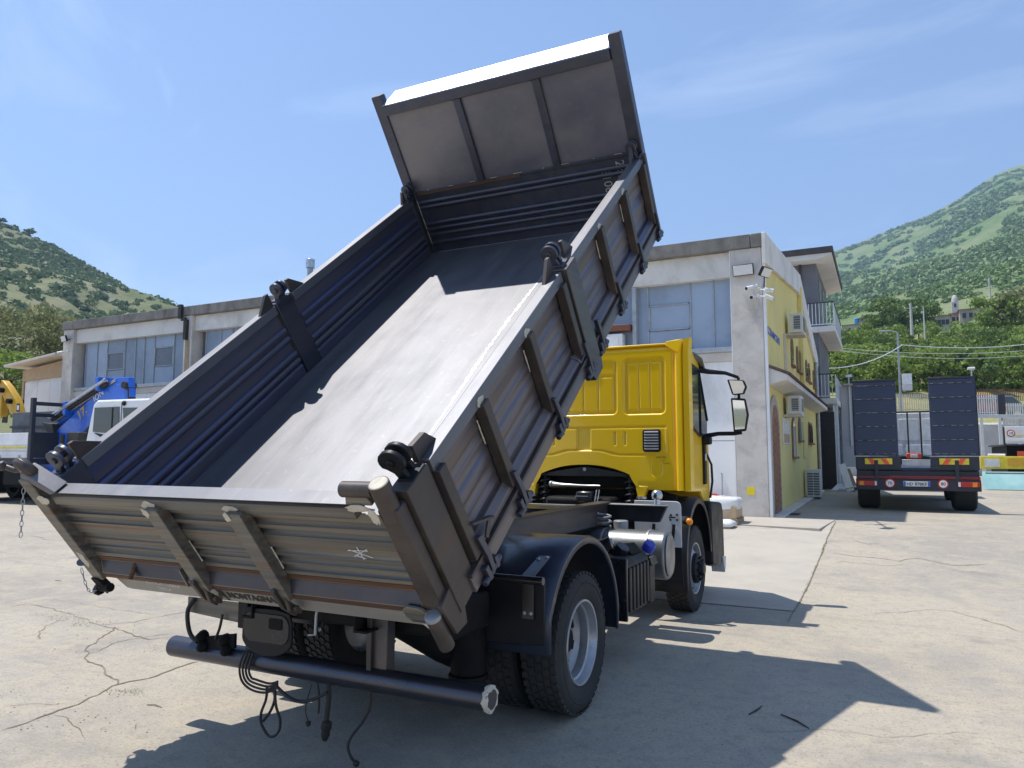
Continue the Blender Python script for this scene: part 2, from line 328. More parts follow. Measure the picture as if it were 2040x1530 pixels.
# underframe of the bed
mb = B()
for s in (-.42, .42): mb.box(s-.04, s+.04, -.1, 4.1, -.10, .078)
for k in range(10): mb.box(-1.12, 1.12, .1+k*.43, .17+k*.43, -.01, .077)
mb.build('underframe', 'steel_dark', bed)
GR = ((.485, .028), (.415, .028), (.285, .028), (.225, .028), (.165, .022))
def corr(lo, hi, bumps, hw=.024):
    p = [(lo, 0)]
    for c, d in sorted(bumps):
        for k in range(7):
            a = math.pi*k/6; p.append((c-hw*math.cos(a)*1.15, d*math.sin(a)))
    return p+[(hi, 0)]
def flange(sgn, v0, v1, name_mat):
    mb = B(); mb.sheet2(corr(.10, .64, GR), v0, v1, lambda a, h, d: (sgn*(1.142-d), a, h), lambda a, h, d: (sgn*(1.150-.22*d), a, h))
    p = mb.build('side_panel', name_mat, bed, smooth=50)
    B().box(sgn*1.112, sgn*1.19, v0, v1, .625, .695).build('top_rail', 'steel_floor', p, .006)
    B().prism([(sgn*1.12, .10), (sgn*1.195, .10), (sgn*1.195, .135), (sgn*1.165, .165), (sgn*1.12, .165)], 'y', v0, v1).build('lower_rail', name_mat, p, .003)
    return p
def hook(v, sgn, lean, mat='steel_dark', w0=.70):
    mb = B()
    for dv in (-.035, .02):
        pts = [(.0, .0), (.045, -.01), (.06, .03), (.085, .05)]+[(.055+.055*math.cos(a), .085+.055*math.sin(a)) for a in [R(k) for k in range(-30, 215, 22)]]+[(.02, .05), (.012, .03)]
        mb.prism([(sgn*(1.165-p[0]*lean), w0+p[1]) for p in pts], 'y', v+dv, v+dv+.024)
    mb.cyl((sgn*(1.165-.055*lean), v-.045, w0+.085), (sgn*(1.165-.055*lean), v+.055, w0+.085), .018, n=10)
    mb.box(sgn*1.11, sgn*1.19, v-.05, v+.06, w0-.03, w0+.012)
    return mb.build('latch_hook', mat, bed, .004)
def ear(v, dirv, sgn):
    B().prism([(v, .69), (v+dirv*.17, .69), (v+dirv*.03, .80), (v, .80)], 'x', sgn*1.12, sgn*1.145).build('ear_plate', 'steel_rib', bed, .003)
def latch(v, sgn):                                      # lower clamp: curved finger over the rail, knuckle and pin
    mb = B()
    mb.prism([(v-.012, .21), (v+.025, .20), (v+.04, .09), (v+.035, -.02), (v+.0, -.03), (v+.005, .08)], 'x', sgn*1.205, sgn*1.235)
    mb.prism([(v-.045, .05), (v-.015, .05), (v-.01, -.035), (v-.04, -.03)], 'x', sgn*1.206, sgn*1.236)
    mb.prism([(v+.05, .03), (v+.08, .02), (v+.07, -.04), (v+.045, -.035)], 'x', sgn*1.206, sgn*1.236)
    mb.cyl((sgn*1.22, v-.075, -.015), (sgn*1.22, v+.105, -.015), .017, n=10)
    mb.build('clamp', 'steel_dark', bed, .003)
for sgn in (1, -1):
    B().box(sgn*1.128, sgn*1.205, -.03, 4.12, -.012, .075).build('bed_rail', 'steel_outer', bed, .004)
    B().box(sgn*1.10, sgn*1.215, -.03, 4.12, .077, .096).build('rail_lip', 'steel_rib', bed, .002)
    sm_ = 'steel_outer' if sgn > 0 else 'steel_sky_tint'; pa = flange(sgn, .045, 1.855, sm_); pb = flange(sgn, 2.075, 4.08, sm_)
    for v, lo in ((.075, .11), (.56, .13), (1.21, .13), (1.805, .12), (2.69, .13), (3.385, .13), (4.03, .12)):
        r = B().box(sgn*1.155, sgn*1.215, v-.031, v+.031, lo, .635).build('rib', 'steel_rib', pa if v < 2 else pb, .004)
    for v in (.10, .56, 1.21, 1.83, 2.13, 2.69, 3.385, 4.03): latch(v, sgn)
    # middle stake
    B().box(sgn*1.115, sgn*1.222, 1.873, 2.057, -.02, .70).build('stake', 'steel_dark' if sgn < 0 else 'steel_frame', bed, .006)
    B().prism([(1.85, -.02), (2.09, -.02), (2.06, -.12), (1.90, -.12)], 'x', sgn*1.14, sgn*1.215).build('stake_foot', 'steel_dark', bed, .004)
    hook(1.955, sgn, 1.0); ear(1.85, -1, sgn); ear(2.08, 1, sgn)
    B().box(sgn*1.13, sgn*1.215, 4.085, 4.13, .0, .70).build('front_stake', 'steel_frame', bed, .004)
    hook(4.06, sgn, .8); ear(3.99, -.5, sgn)
    for v in (.55, 1.20, 2.68, 3.37):                   # weld seams and filler smears along the ribs
        mb = B(); mb.tube([(sgn*1.158, v-.036, .42+k*.02+random.uniform(-.002, .002)) for k in range(8)], [random.uniform(.002, .005) for k in range(8)], 5); mb.build('weld_bead', 'filler', bed)
        mb = B(); mb.prism(jag(v, .645, .045, .03), 'x', sgn*1.1905, sgn*1.1935); mb.build('filler_smear', 'filler', bed, smooth=0)
B().beam((1.225, .16, .145), (1.225, .235, .20), .012, .03).build('stop_bar', 'steel_rib', bed, .003)
mb = B(); mb.beam((1.215, .10, .285), (1.215, .27, .175), .014, .036, (1, 0, 0)); mb.build('stop_bar', 'steel_rib', bed, .003)
mb = B(); mb.tube([(1.20, 1.64, .22), (1.235, 1.64, .2), (1.235, 1.68, .155), (1.235, 1.76, .16)], .008, 6); mb.build('rope_hook', 'steel_dark', bed)
vv = .75
while vv < 4.08:                                        # ground-down weld seam along the floor plate
    ln_ = random.uniform(.05, .16); n = 7; hw_ = .006+.016*min(1, max(0, (vv-.6)/1.2))*random.uniform(.4, 1.1)
    e1 = [(.425+.02*math.sin(vv*2)+hw_*random.uniform(.3, 1), vv+ln_*k/n) for k in range(n+1)]; e2 = [(.425+.02*math.sin(vv*2)-hw_*random.uniform(.3, 1), vv+ln_*k/n) for k in range(n+1)]
    B().prism(e1+e2[::-1], 'z', .1003, .1016).build('weld_seam', 'galv', bed, smooth=0); vv += ln_*random.uniform(.9, 1.15)
# rear corner posts of the sides
B().box(1.10, 1.192, -.160, .02, .0, .70).build('corner_post', 'steel_rib', bed, .004)
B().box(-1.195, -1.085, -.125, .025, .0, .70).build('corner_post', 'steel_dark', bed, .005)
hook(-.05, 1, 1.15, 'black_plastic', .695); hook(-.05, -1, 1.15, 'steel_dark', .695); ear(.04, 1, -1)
B().prism([(.03, .69), (.20, .69), (.14, .77), (.03, .78)], 'x', 1.115, 1.145).build('ear_plate', 'steel_rib', bed, .003)
# ---- tailgate
TV = -.205
tg = B(); tg.sheet(corr(.20, .61, ((.54, .02), (.475, .02), (.36, .018), (.305, .02), (.25, .018)), .018), -1.09, 1.08, .006, lambda a, h, d: (a, TV+d, h))
tail = tg.build('tailgate', 'steel_tail', bed, smooth=50)
B().prism([(TV-.028, .605), (TV+.045, .605), (TV+.045, .675), (TV+.03, .688), (TV-.028, .662)], 'x', -1.05, .945).build('top_rail', 'steel_tail', tail, .003)
B().box(-1.02, .93, TV-.03, TV+.048, .6885, .6905).build('rail_cap', 'steel_floor', tail)
B().prism([(TV-.035, .07), (TV+.02, .07), (TV+.02, .205), (TV+.0, .205), (TV+.0, .17), (TV-.035, .105)], 'x', -1.085, 1.07).build('channel', 'steel_tail', tail, .003)
B().box(-1.08, 1.065, TV-.0375, TV-.0355, .072, .098).build('rust_edge', 'rust', tail)
B().box(-1.08, 1.065, TV-.003, TV-.0005, .178, .203).build('rust_edge', 'rust', tail)
mb = B(); mb.add([(-1.07, TV-.0365, .108), (1.06, TV-.0365, .108), (1.06, TV-.0025, .168), (-1.07, TV-.0025, .168)], [(0, 1, 2, 3)]); mb.build('channel_face', 'steel_dark', tail)
ap = B().prism([(-1.10, .06), (1.09, .06), (1.09, -.062), (-1.0, -.062), (-1.045, -.055)], 'y', TV+.005, TV+.02).build('apron', 'steel_apron_lit', tail, .001)
mb = B(); text_mb(mb, 'MONTAGNA', .0555, .0012, lambda x, y, z: (-.212+x, TV+.0036-z, -.032+y), .0024, spacing=1.02); mb.build('lettering', 'ink', ap)
mb = B(); mb.prism([(-.31, .045), (-.275, .0), (-.30, -.055), (-.28, -.055), (-.255, -.02), (-.235, -.055), (-.215, -.055), (-.245, .01), (-.235, .045)], 'y', TV+.0025, TV+.0048); mb.build('logo', 'ink', ap)
mb = B(); text_mb(mb, 'RAMICA CUBBER', .036, .0005, lambda x, y, z: (-.83+x, TV+.004-z, .005+y-.03*x), .0); text_mb(mb, 'TARGA', .034, .0005, lambda x, y, z: (-.76+x, TV+.004-z, -.035+y-.03*x), .0); mb.build('chalk_writing', 'chalk', ap)
for u in (-.27, .275):
    B().box(u-.045, u+.045, TV-.06, TV+.0, .075, .625).build('rib', 'steel_tail', tail, .004)
    mb = B(); mb.prism(jag(u-.03, .632, .055, .03), 'y', TV-.0325, TV-.029); mb.build('filler_smear', 'filler', tail, smooth=0)
    mb = B(); mb.prism(jag(u-.035, .61, .025, .035), 'y', TV-.0635, TV-.0605); mb.build('filler_smear', 'filler', tail, smooth=0)
    mb = B(); mb.prism([(TV-.065, .16), (TV-.082, .15), (TV-.075, .03), (TV-.04, -.055), (TV-.02, -.05), (TV-.05, .05)], 'x', u-.032, u-.006); mb.prism([(TV-.062, .10), (TV-.075, .02), (TV-.03, -.045), (TV-.015, -.03)], 'x', u+.004, u+.028); mb.cyl((u-.05, TV-.05, .02), (u+.05, TV-.05, .02), .014, n=10); mb.build('hinge', 'steel_rib', tail, .003)
    mb = B(); mb.tube([(u+.048, TV-.003, .24+k*.02) for k in range(8)], [random.uniform(.002, .005) for k in range(8)], 5); mb.build('weld_bead', 'filler', tail)
B().beam((-.40, TV-.018, .185), (-.40, TV-.028, .075), .035, .01, (1, 0, 0)).build('strap', 'steel_tail', tail)
B().cyl((-.80, TV-.07, .115), (-.80, TV+.0, .16), .012, n=8).build('peg', 'rust', tail)
mb = B(); mb.prism(jag(-.88, .125, .10, .028, 16), 'y', TV-.0075, TV-.0035); mb.build('bare_metal_patch', 'bright_steel', tail, smooth=0)
mb = B()
for a, c in (((.79, .40), (.90, .36)), ((.80, .36), (.89, .41)), ((.84, .42), (.845, .345)), ((.78, .395), (.89, .40)), ((.81, .37), (.86, .35))): mb.beam((a[0], TV-.004, a[1]), (c[0], TV-.004, c[1]), .003, .003)
mb.build('chalk_writing', 'chalk', tail)
# left tail post with hook and chain
B().box(-1.185, -1.095, TV-.05, TV+.035, .055, .785).build('tail_post', 'steel_tail', tail, .006)
mb = B(); mb.prism([(-1.155, .80), (-1.005, .685), (-.955, .70), (-1.07, .80), (-1.12, .835)], 'y', TV-.045, TV+.045); mb.build('wedge', 'steel_floor', tail, .006)
mb = B(); mb.lathe([(.0, -.03), (.055, -.03), (.075, -.012), (.075, .012), (.055, .03), (0, .03)], (-1.135, TV-.0, .825), (.25, 1, .2), 20); mb.tube([(-1.15, TV, .83), (-1.20, TV-.02, .83), (-1.24, TV-.03, .86)], [.018, .016, .016], 8); mb.lathe([(0.001, -.026), (.02, -.02), (.027, 0), (.02, .02), (.001, .026)], (-1.255, TV-.035, .872), (0, 0, 1), 12); mb.build('hook', 'steel_rib', tail, .003)
def chain(name, pts, parent, r=.012):
    mb = MB()
    for i, (a, b_) in enumerate(zip(pts, pts[1:])):
        a = V(a); b_ = V(b_); c = (a+b_)/2; d = (b_-a); L = d.length; d.normalize(); s_ = d.orthogonal().normalized()
        if i % 2: s_ = d.cross(s_)
        mb.tube([c+d*math.cos(2*math.pi*k/10)*L*.62+s_*math.sin(2*math.pi*k/10)*r*.65 for k in range(11)], .0022, 5)
    return mb.build(name, 'galv', parent)
p0 = BM @ V((-1.16, TV-.06, .74)); chain('chain', [p0+V((.0, 0, -.028*k)) for k in range(10)], tail)
p0 = BM @ V((-1.20, TV-.06, .15)); p1 = BM @ V((-1.17, TV-.08, .0)); chain('chain', [p0.lerp(p1, k/9)+V((0, 0, -.06*math.sin(math.pi*k/9))) for k in range(10)], tail, .009)
mb = B(); mb.cyl((-1.21, TV-.03, .165), (-1.165, TV-.06, .20), .02, n=10); mb.build('pin', 'steel_dark', tail)
mb = B(); mb.prism([(-1.19, .07), (-1.13, .07), (-1.10, -.02), (-1.14, -.05), (-1.18, 0)], 'y', TV-.06, TV-.02); mb.cyl((-1.20, TV-.05, -.01), (-1.08, TV-.05, .0), .026, n=10); mb.lathe([(.01, -.02), (.03, -.015), (.034, .0), (.03, .02), (.01, .025)], (-1.19, TV-.06, -.02), (1, 0, .2), 8); mb.build('hinge', 'under_black', tail, .003)
mb = B(); mb.prism(jag(-1.13, .22, .03, .07), 'y', TV-.0535, TV-.0505); mb.build('filler_smear', 'filler', tail, smooth=0)
mb = B(); mb.prism(jag(-1.08, .655, .06, .035), 'y', TV-.0545, TV-.0515); mb.build('filler_smear', 'filler', tail, smooth=0)
# right tail post: tube, bar and pins
B().box(1.072, 1.168, TV-.032, TV+.04, .09, .66).build('tail_post', 'steel_rib', tail, .006)
B().cyl((1.118, TV-.005, .60), (1.118, TV-.005, .785), .044, n=24).build('post_tube', 'steel_rib', tail, .002)
mb = B(); mb.lathe([(0, 0), (.037, 0), (.041, -.006)], (1.118, TV-.005, .7865), (0, 0, 1), 20); mb.build('tube_cap', 'filler', tail)
B().cyl((.925, TV-.005, .748), (1.08, TV-.005, .748), .033, n=20).build('cross_tube', 'steel_rib', tail, .002)
B().prism([(.925, .685), (1.06, .685), (1.045, .745), (.95, .745)], 'y', TV-.03, TV+.03).build('wedge', 'steel_tail', tail, .004)
mb = B(); mb.prism(jag(.99, .672, .085, .022, 18), 'y', TV-.0365, TV-.033); mb.prism(jag(1.06, .64, .03, .05, 18), 'y', TV-.0475, TV-.0455); mb.build('filler_smear', 'filler', tail, smooth=0)
mb = B(); mb.prism([(.97, .10), (1.0, .125), (1.06, .12), (1.12, .08), (1.12, .03), (1.0, .03), (.975, .06)], 'y', TV-.055, TV-.04); mb.build('hinge_plate', 'steel_tail', tail, .002)
B().cyl((1.13, TV-.062, .10), (1.13, TV-.062, -.10), .036, n=20).build('hinge_pin', 'steel_rib', tail, .002)
mb = B(); mb.lathe([(0, 0), (.029, 0), (.036, -.004), (.038, -.02)], (1.13, TV-.062, .104), (0, 0, 1), 20); mb.build('pin_cap', 'galv', tail)
B().prism([(TV-.05, .14), (TV+.06, .16), (TV+.12, .07), (TV+.06, -.08), (TV-.03, -.05)], 'x', 1.165, 1.185).build('hinge_cheek', 'steel_rib', tail, .003)
B().prism([(1.04, .02), (1.09, .02), (1.125, -.06), (1.11, -.075)], 'y', TV-.05, TV-.035).build('gusset', 'filler', tail)
# ---- headboard
hb = B(); hb.sheet(corr(.10, .715, ((.62, .02), (.57, .022), (.40, .022), (.345, .025), (.285, .022), (.2, .018)), .02), -1.09, 1.09, .006, lambda a, h, d: (a, 4.145-d, h))
head = hb.build('headboard', 'steel_dark', bed, smooth=50)
B().box(-1.10, 1.10, 4.143, 4.157, .715, 1.50).build('head_sheet', 'steel_head', head)
mb = B(); mb.box(-1.09, 1.09, 4.125, 4.16, .705, .735); mb.build('fold', 'steel_dark', head, .004)
B().box(-1.06, .05, 4.122, 4.1245, .70, .725).build('rust_stain', 'rust', head)
for u in (-.345, .42):
    B().box(u-.034, u+.034, 4.115, 4.146, .73, 1.475).build('rib', 'steel_dark', head, .003)
    mb = B(); mb.prism(jag(u-.02, 1.472, .06, .02), 'y', 4.1405, 4.1425); mb.build('filler_smear', 'steel_frame', head, smooth=0)
for s in (-1, 1):
    B().box(s*1.09, s*1.19, 4.125, 4.215, -.04, 1.655).build('head_post', 'steel_dark', head, .006)
    B().box(s*1.095, s*1.185, 4.13, 4.21, 1.656, 1.659).build('post_cap', 'steel_rib', head)
    mb = B(); mb.tube([(s*1.088, 4.118, .2+k*.035) for k in range(14)], [random.uniform(.001, .004) for k in range(14)], 5); mb.build('weld_bead', 'filler', head)
B().box(-1.088, 1.088, 4.10, 4.165, 1.475, 1.560).build('head_tube', 'steel_dark', head, .005)
mb = B(); mb.add([(-1.085, 4.10, 1.566), (1.085, 4.10, 1.566), (1.085, 4.315, 1.638), (-1.03, 4.315, 1.638), (-1.085, 4.10, 1.572), (1.085, 4.10, 1.572), (1.085, 4.315, 1.644), (-1.03, 4.315, 1.644)], [(0, 3, 2, 1), (4, 5, 6, 7), (0, 1, 5, 4), (1, 2, 6, 5), (2, 3, 7, 6), (3, 0, 4, 7)]); mb.build('head_lip', 'galv', head)
for k in range(9):
    B().box(-.95+k*.24+random.uniform(-.03, .03), -.91+k*.24+random.uniform(-.01, .03), 4.118, 4.1235, .735, .738).build('weld_bead', 'filler', head)
mb = B(); text_mb(mb, 'E10652', .11, .0004, lambda x, y, z: (.80+y, 4.1345, .63-x), .0); text_mb(mb, '2565', .11, .0004, lambda x, y, z: (.94+y, 4.1345, .68-x), .0)
mb.build('chalk_writing', 'chalk', head)
# hydraulic ram
ram = MB().cyl((0, 1.05, .85), BM @ V((0, 2.15, -.12)), .075, .055, 18).build('hydraulic_ram', 'bright_steel', truck)
MB().cyl((0, .95, .80), (0, 1.25, 1.35), .10, n=18).build('ram_sleeve', 'under_black', ram)

# ---- wheels
def tyre_mesh(cx, sgn, lug):
    mb = MB(); R0 = .428; w2 = .128
    prof = [(.252, -.098), (.268, -.112), (.33, -w2-.004), (.385, -w2), (.412, -w2+.012), (R0, -.098), (R0+.001, 0), (R0, .098), (.412, w2-.012), (.385, w2), (.33, w2+.004), (.268, .112), (.252, .098)]
    mb.lathe([(r, h) for r, h in prof], (0, 0, 0), (1, 0, 0), 64)
    mb.lathe([(.372, w2+.001), (.366, w2+.006), (.360, w2+.001)], (0, 0, 0), (1, 0, 0), 64)
    N = 46
    rows = [(-.094, .040, .5), (-.047, .040, 0), (0, .040, .5), (.047, .040, 0), (.094, .040, .5)]
    for x, wd, ph in rows:
        for k in range(N):
            a = 2*math.pi*(k+ph)/N; da = 2*math.pi/N*.40; sk = .010*(1 if ph else -1)
            vs_ = []
            for r in (R0-.006, R0+.011):
                for (aa, xx) in ((a-da, x-wd/2), (a-da*.55, x+wd/2), (a+da, x+wd/2-.004), (a+da*.6, x-wd/2+.004)):
                    vs_.append((xx, r*math.sin(aa), r*math.cos(aa)))
            mb.add(vs_, [(4, 5, 6, 7), (0, 1, 5, 4), (1, 2, 6, 5), (2, 3, 7, 6), (3, 0, 4, 7)])
    return mb
def wheel(cx, cy, sgn, kind, proto={}):
    if not proto:
        me = bpy.data.meshes.new('tyre'); mb = tyre_mesh(0, 1, 0); me.from_pydata([tuple(p) for p in mb.v], [], mb.f); me.validate(); me.shade_smooth(); me.set_sharp_from_angle(angle=R(32)); me.materials.append(MAT['rubber']); proto['t'] = me
    c = V((cx, cy, .438))
    ty = place('wheel', proto['t'], c, truck)
    ty.scale.x = sgn
    mb = MB()
    if kind == 'rear_out':                              # deep dish, flange on the outside
        mb.lathe([(.268, .105), (.262, .118), (.250, .116), (.243, .095), (.236, .07), (.224, .062), (.221, .02), (.228, .005), (.215, -.012), (.16, -.03), (.125, -.03), (.12, -.01), (.0, -.01)], c, (sgn, 0, 0), 48)
    elif kind == 'rear_in':
        mb.lathe([(.262, .10), (.235, .06), (.22, .05), (.0, .05)], c, (sgn, 0, 0), 32); mb.lathe([(.268, -.105), (.25, -.116), (.235, -.06), (.15, -.02), (0, -.02)], c, (sgn, 0, 0), 32)
    else:
        mb.lathe([(.268, .105), (.262, .116), (.250, .112), (.243, .08), (.232, .05), (.22, .06), (.20, .075), (.165, .095), (.15, .10), (.0, .10)], c, (sgn, 0, 0), 48)
    rm = mb.build('rim', 'rim_silver', ty)
    mb = MB()
    if kind == 'rear_out':
        for k in range(8):
            a = 2*math.pi*(k+.5)/8; p = c+V((sgn*-.026, math.cos(a)*.178, math.sin(a)*.178)); mb.cyl(p, p+V((sgn*.006, 0, 0)), .030, n=14)
        mb.build('hand_holes', 'under_black', ty)
        mb = MB(); mb.lathe([(.085, -.02), (.083, .008), (.07, .02), (.0, .022)], c, (sgn, 0, 0), 24)
        for k in range(8):
            a = 2*math.pi*k/8; p = c+V((sgn*-.03, math.cos(a)*.105, math.sin(a)*.105)); mb.cyl(p-V((sgn*.01, 0, 0)), p+V((sgn*.012, 0, 0)), .014, n=6)
        mb.build('hub', 'under_black', ty)
    elif kind == 'front':
        for k in range(10):
            a = 2*math.pi*(k+.5)/10; p = c+V((sgn*.066, math.cos(a)*.20, math.sin(a)*.20)); mb.cyl(p, p+V((sgn*.012, 0, 0)), .019, n=12)
        mb.build('hand_holes', 'under_black', ty)
        mb = MB(); mb.lathe([(.155, .10), (.15, .135), (.13, .15), (.085, .155), (.08, .19), (.06, .205), (.0, .207)], c, (sgn, 0, 0), 28)
        for k in range(10):
            a = 2*math.pi*k/10; p = c+V((sgn*.15, math.cos(a)*.115, math.sin(a)*.115)); mb.cyl(p, p+V((sgn*.03, 0, 0)), .014, n=6)
        mb.build('hub', 'black_plastic', ty)
    return ty
for s in (1, -1):
    wheel(s*1.005, 0, s, 'rear_out'); wheel(s*.69, 0, s, 'rear_in'); wheel(s*.965, 3.3716, s, 'front')
mb = MB(); text_mb(mb, 'X MULTI', .03, .0005, lambda x, y, z: (1.1375+z, x-.07, .802+y), 0); mb.build('tyre_lettering', 'black_plastic', truck)

# ---- chassis
for s in (1, -1):
    MB().prism([(s*.36, .70), (s*.44, .70), (s*.44, .712), (s*.372, .712), (s*.372, .938), (s*.44, .938), (s*.44, .95), (s*.36, .95)], 'y', -1.35, 4.2).build('chassis_rail', 'under_black', truck)
    MB().box(s*.36, s*.45, -1.3, 2.42, .955, 1.15).build('subframe_rail', 'steel_frame', truck, .004)
    MB().box(s*.335, s*.475, -1.25, 2.44, 1.152, 1.164).build('subframe_flange', 'steel_rib', truck, .002)
for y in (-1.2, -.5, .5, 1.3, 2.35): MB().box(-.355, .355, y-.05, y+.05, .98, 1.12).build('crossmember', 'steel_dark', truck, .004)
MB().box(-.33, .33, 1.45, 2.0, 1.125, 1.15).build('cover_plate', 'steel_dark', truck, .003)
MB().box(-.33, .2, 2.1, 2.28, 1.10, 1.135).build('cover_plate', 'galv', truck, .003)
og = MB().prism([(.455, .985), (.96, .985), (1.035, 1.135), (.455, 1.135)], 'y', 2.40, 2.47).build('outrigger', 'black_plastic', truck, .003)
MB().box(.455, 1.03, 2.38, 2.52, 1.137, 1.147).build('outrigger_cap', 'galv', og, .002)
mb = MB(); mb.cyl((.93, 2.46, 1.148), (.93, 2.46, 1.20), .035, .03, 14); mb.lathe([(.02, -.045), (.048, -.03), (.056, 0), (.048, .03), (.03, .048), (.001, .055)], (.93, 2.46, 1.235), (0, 0, 1), 18); mb.build('ball_cup', 'bright_steel', og)
MB().cyl((.93, 2.395, 1.235), (.93, 2.41, 1.235), .016, n=12).build('cup_hole', 'ink', og)
MB().prism([(-1.035, 1.135), (-.455, 1.135), (-.455, .985), (-.96, .985)], 'y', 2.40, 2.47).build('outrigger', 'black_plastic', truck, .003)
# axle, springs, air tank and dark running gear
mb = MB(); mb.cyl((-.9, 0, .438), (.9, 0, .438), .075, n=14); mb.lathe([(.03, -.2), (.15, -.14), (.19, 0), (.15, .14), (.03, .2)], (0, 0, .46), (0, 1, 0), 20); mb.build('axle', 'under_black', truck)
for s in (1, -1):
    mb = MB()
    for k in range(5): mb.tube([(s*.45, -.85+k*.12, .66-k*.012-.02), (s*.45, -.4, .56-k*.016), (s*.45, 0, .53-k*.016), (s*.45, .4, .56-k*.016), (s*.45, .85-k*.12, .66-k*.012-.02)], .022, 6)
    mb.build('leaf_spring', 'under_black', truck)
mb = MB(); mb.cyl((0, .15, .5), (0, 3.2, .72), .05, n=12); mb.build('propshaft', 'under_black', truck)
mb = MB(); mb.cyl((.66, -.66, .36), (.66, -.66, .74), .105, n=22); mb.cyl((.66, -.66, .325), (.66, -.66, .357), .118, n=22); mb.build('air_reservoir', 'under_black', truck, .006)
mb = MB(); mb.tube([(.35, -1.0, .72), (.40, -.85, .62), (.50, -.7, .5), (.6, -.62, .44)], .09, 12); mb.build('hose_cover', 'under_black', truck)
MB().box(-.36, .36, -1.30, -1.15, .72, .93).build('rear_crossmember', 'under_black', truck, .005)
MB().box(-.7, .85, -1.12, -.75, .66, .86).build('gear_box', 'under_black', truck, .02)
mb = MB(); mb.tube([(.1, -1.32, .84), (.1, -1.34, .76), (.1, -1.345, .66), (.055, -1.345, .655)], .008, 8); mb.lathe([(.002, -.012), (.012, 0), (.002, .012)], (.125, -1.34, .69), (0, 1, 0), 10); mb.build('release_handle', 'galv', truck)
# underrun bar
bar = MB().cyl((-1.1237, -1.238, .4404), (1.1237, -1.238, .4404), .062, n=32).build('underrun_bar', 'steel_tube', truck, .002)
mb = MB(); mb.lathe([(0, .004), (.048, .004), (.05, 0)], (1.1237, -1.238, .4404), (1, 0, 0), 20); mb.build('bar_cap', 'steel_frame', bar)
mb = MB(); mb.lathe([(.046, .0045), (.058, .006), (.066, .0), (.065, -.012), (.0625, -.02)], (1.1237, -1.238, .4404), (1, 0, 0), 26)
mb.v = [p+V((random.uniform(-.008, .004), random.uniform(-.002, .002), random.uniform(-.002, .002))) for p in mb.v]; mb.build('filler_smear', 'filler', bar)
MB().box(.40, .50, -1.245, -1.17, .44, .80).build('bar_bracket', 'steel_frame', truck, .005)
MB().box(.385, .415, -1.27, -1.245, .44, .80).build('bar_bracket', 'steel_rib', truck, .003)
MB().box(-.50, -.455, -1.26, -1.19, .47, .80).build('bar_bracket', 'steel_frame', truck, .004)
pl = MB().prism([(-.99, .755), (-.99, .665), (-.54, .64), (-.54, .755)], 'y', -1.262, -1.25).build('lamp_plate', 'steel_tail', truck, .002)
MB().box(-.535, -.46, -1.29, -1.25, .62, .78).build('plate_bracket', 'black_plastic', truck, .004)
fl = MB().prism([(-.45, .755)]+[(-.265+.19*math.cos(R(a)), .60+.10*math.sin(R(a))) for a in range(190, 351, 10)]+[(-.08, .70), (-.10, .75), (-.2, .765)], 'y', -1.335, -1.318).build('hitch_flap', 'black_plastic', truck, .006, seg=3)
mb = MB(); text_mb(mb, 'RAMSES', .045, .001, lambda x, y, z: (-.36+x, -1.3365-z, .575+y), 0); mb.build('lettering', 'black_gloss', fl)
MB().prism(rrect(-.435, -.095, .575, .735, .06), 'y', -1.3405, -1.336).build('flap_ridge', 'black_gloss', fl, .002)
MB().prism(rrect(-.24, -.14, .655, .715, .012), 'y', -1.345, -1.34).build('latch', 'under_black', fl, .003)
# wiring at the bar: sockets, loops, loose plugs
mb = MB()
for x in (-.80, -.62):
    for dz in (.0, .055): mb.lathe([(.002, -.03), (.03, -.028), (.034, 0), (.028, .03), (.012, .045), (.002, .046)], (x+random.uniform(-.02, .02), -1.30, .49+dz), (random.uniform(-.3, .3), -1, -.3), 9)
mb.prism([(-.87, .53), (-.55, .585), (-.55, .50), (-.85, .46)], 'y', -1.295, -1.275)
mb.build('socket_block', 'under_black', truck, .003)
def cable(pts, r, name='cable', mat='ink'):
    P = [V(p) for p in pts]; Q = []
    for i in range(len(P)-1):
        a, b_, c, d = P[max(i-1, 0)], P[i], P[i+1], P[min(i+2, len(P)-1)]
        for k in range(7):
            s_ = k/7; Q.append(.5*((2*b_)+(c-a)*s_+(2*a-5*b_+4*c-d)*s_**2+(3*b_-a-3*c+d)*s_**3))
    Q.append(P[-1]); return MB().tube(Q, r, 8).build(name, mat, truck)
Yc = -1.31
cable([(-.92, -1.27, .75), (-.95, -1.29, .69), (-.94, -1.30, .62), (-.90, -1.31, .55), (-.84, -1.31, .51)], .013)
cable([(-.67, -1.28, .68), (-.68, -1.29, .6), (-.70, -1.30, .54)], .008)
for k in range(4):
    o = .022*k; cable([(-.45+o, Yc, .50), (-.475+o*1.1, Yc-.01, .42-o*.1), (-.445+o*1.1, Yc-.02, .345+o*.4), (-.37+o*.5, Yc-.02, .305+o*.9), (-.27+o*.4, Yc-.01, .30+o*.8), (-.19, Yc, .335+o*.5)], .0065)
cable([(-.27, Yc, .33), (-.275, Yc, .26), (-.30, Yc-.01, .18), (-.29, Yc-.01, .12), (-.22, Yc-.02, .075), (-.17, Yc-.01, .10), (-.165, Yc, .16), (-.20, Yc, .24), (-.21, Yc, .33)], .0075)
cable([(-.22, Yc, .33), (-.21, Yc, .27), (-.24, Yc, .20), (-.29, Yc, .14)], .008)
cable([(-.2, Yc, .34), (-.10, Yc-.01, .30), (-.03, Yc, .285), (.05, Yc+.02, .30), (.12, Yc+.05, .34)], .009)
cable([(.04, -1.25, .38), (.06, -1.26, .33), (.065, -1.26, .27), (.06, -1.26, .22)], .006)
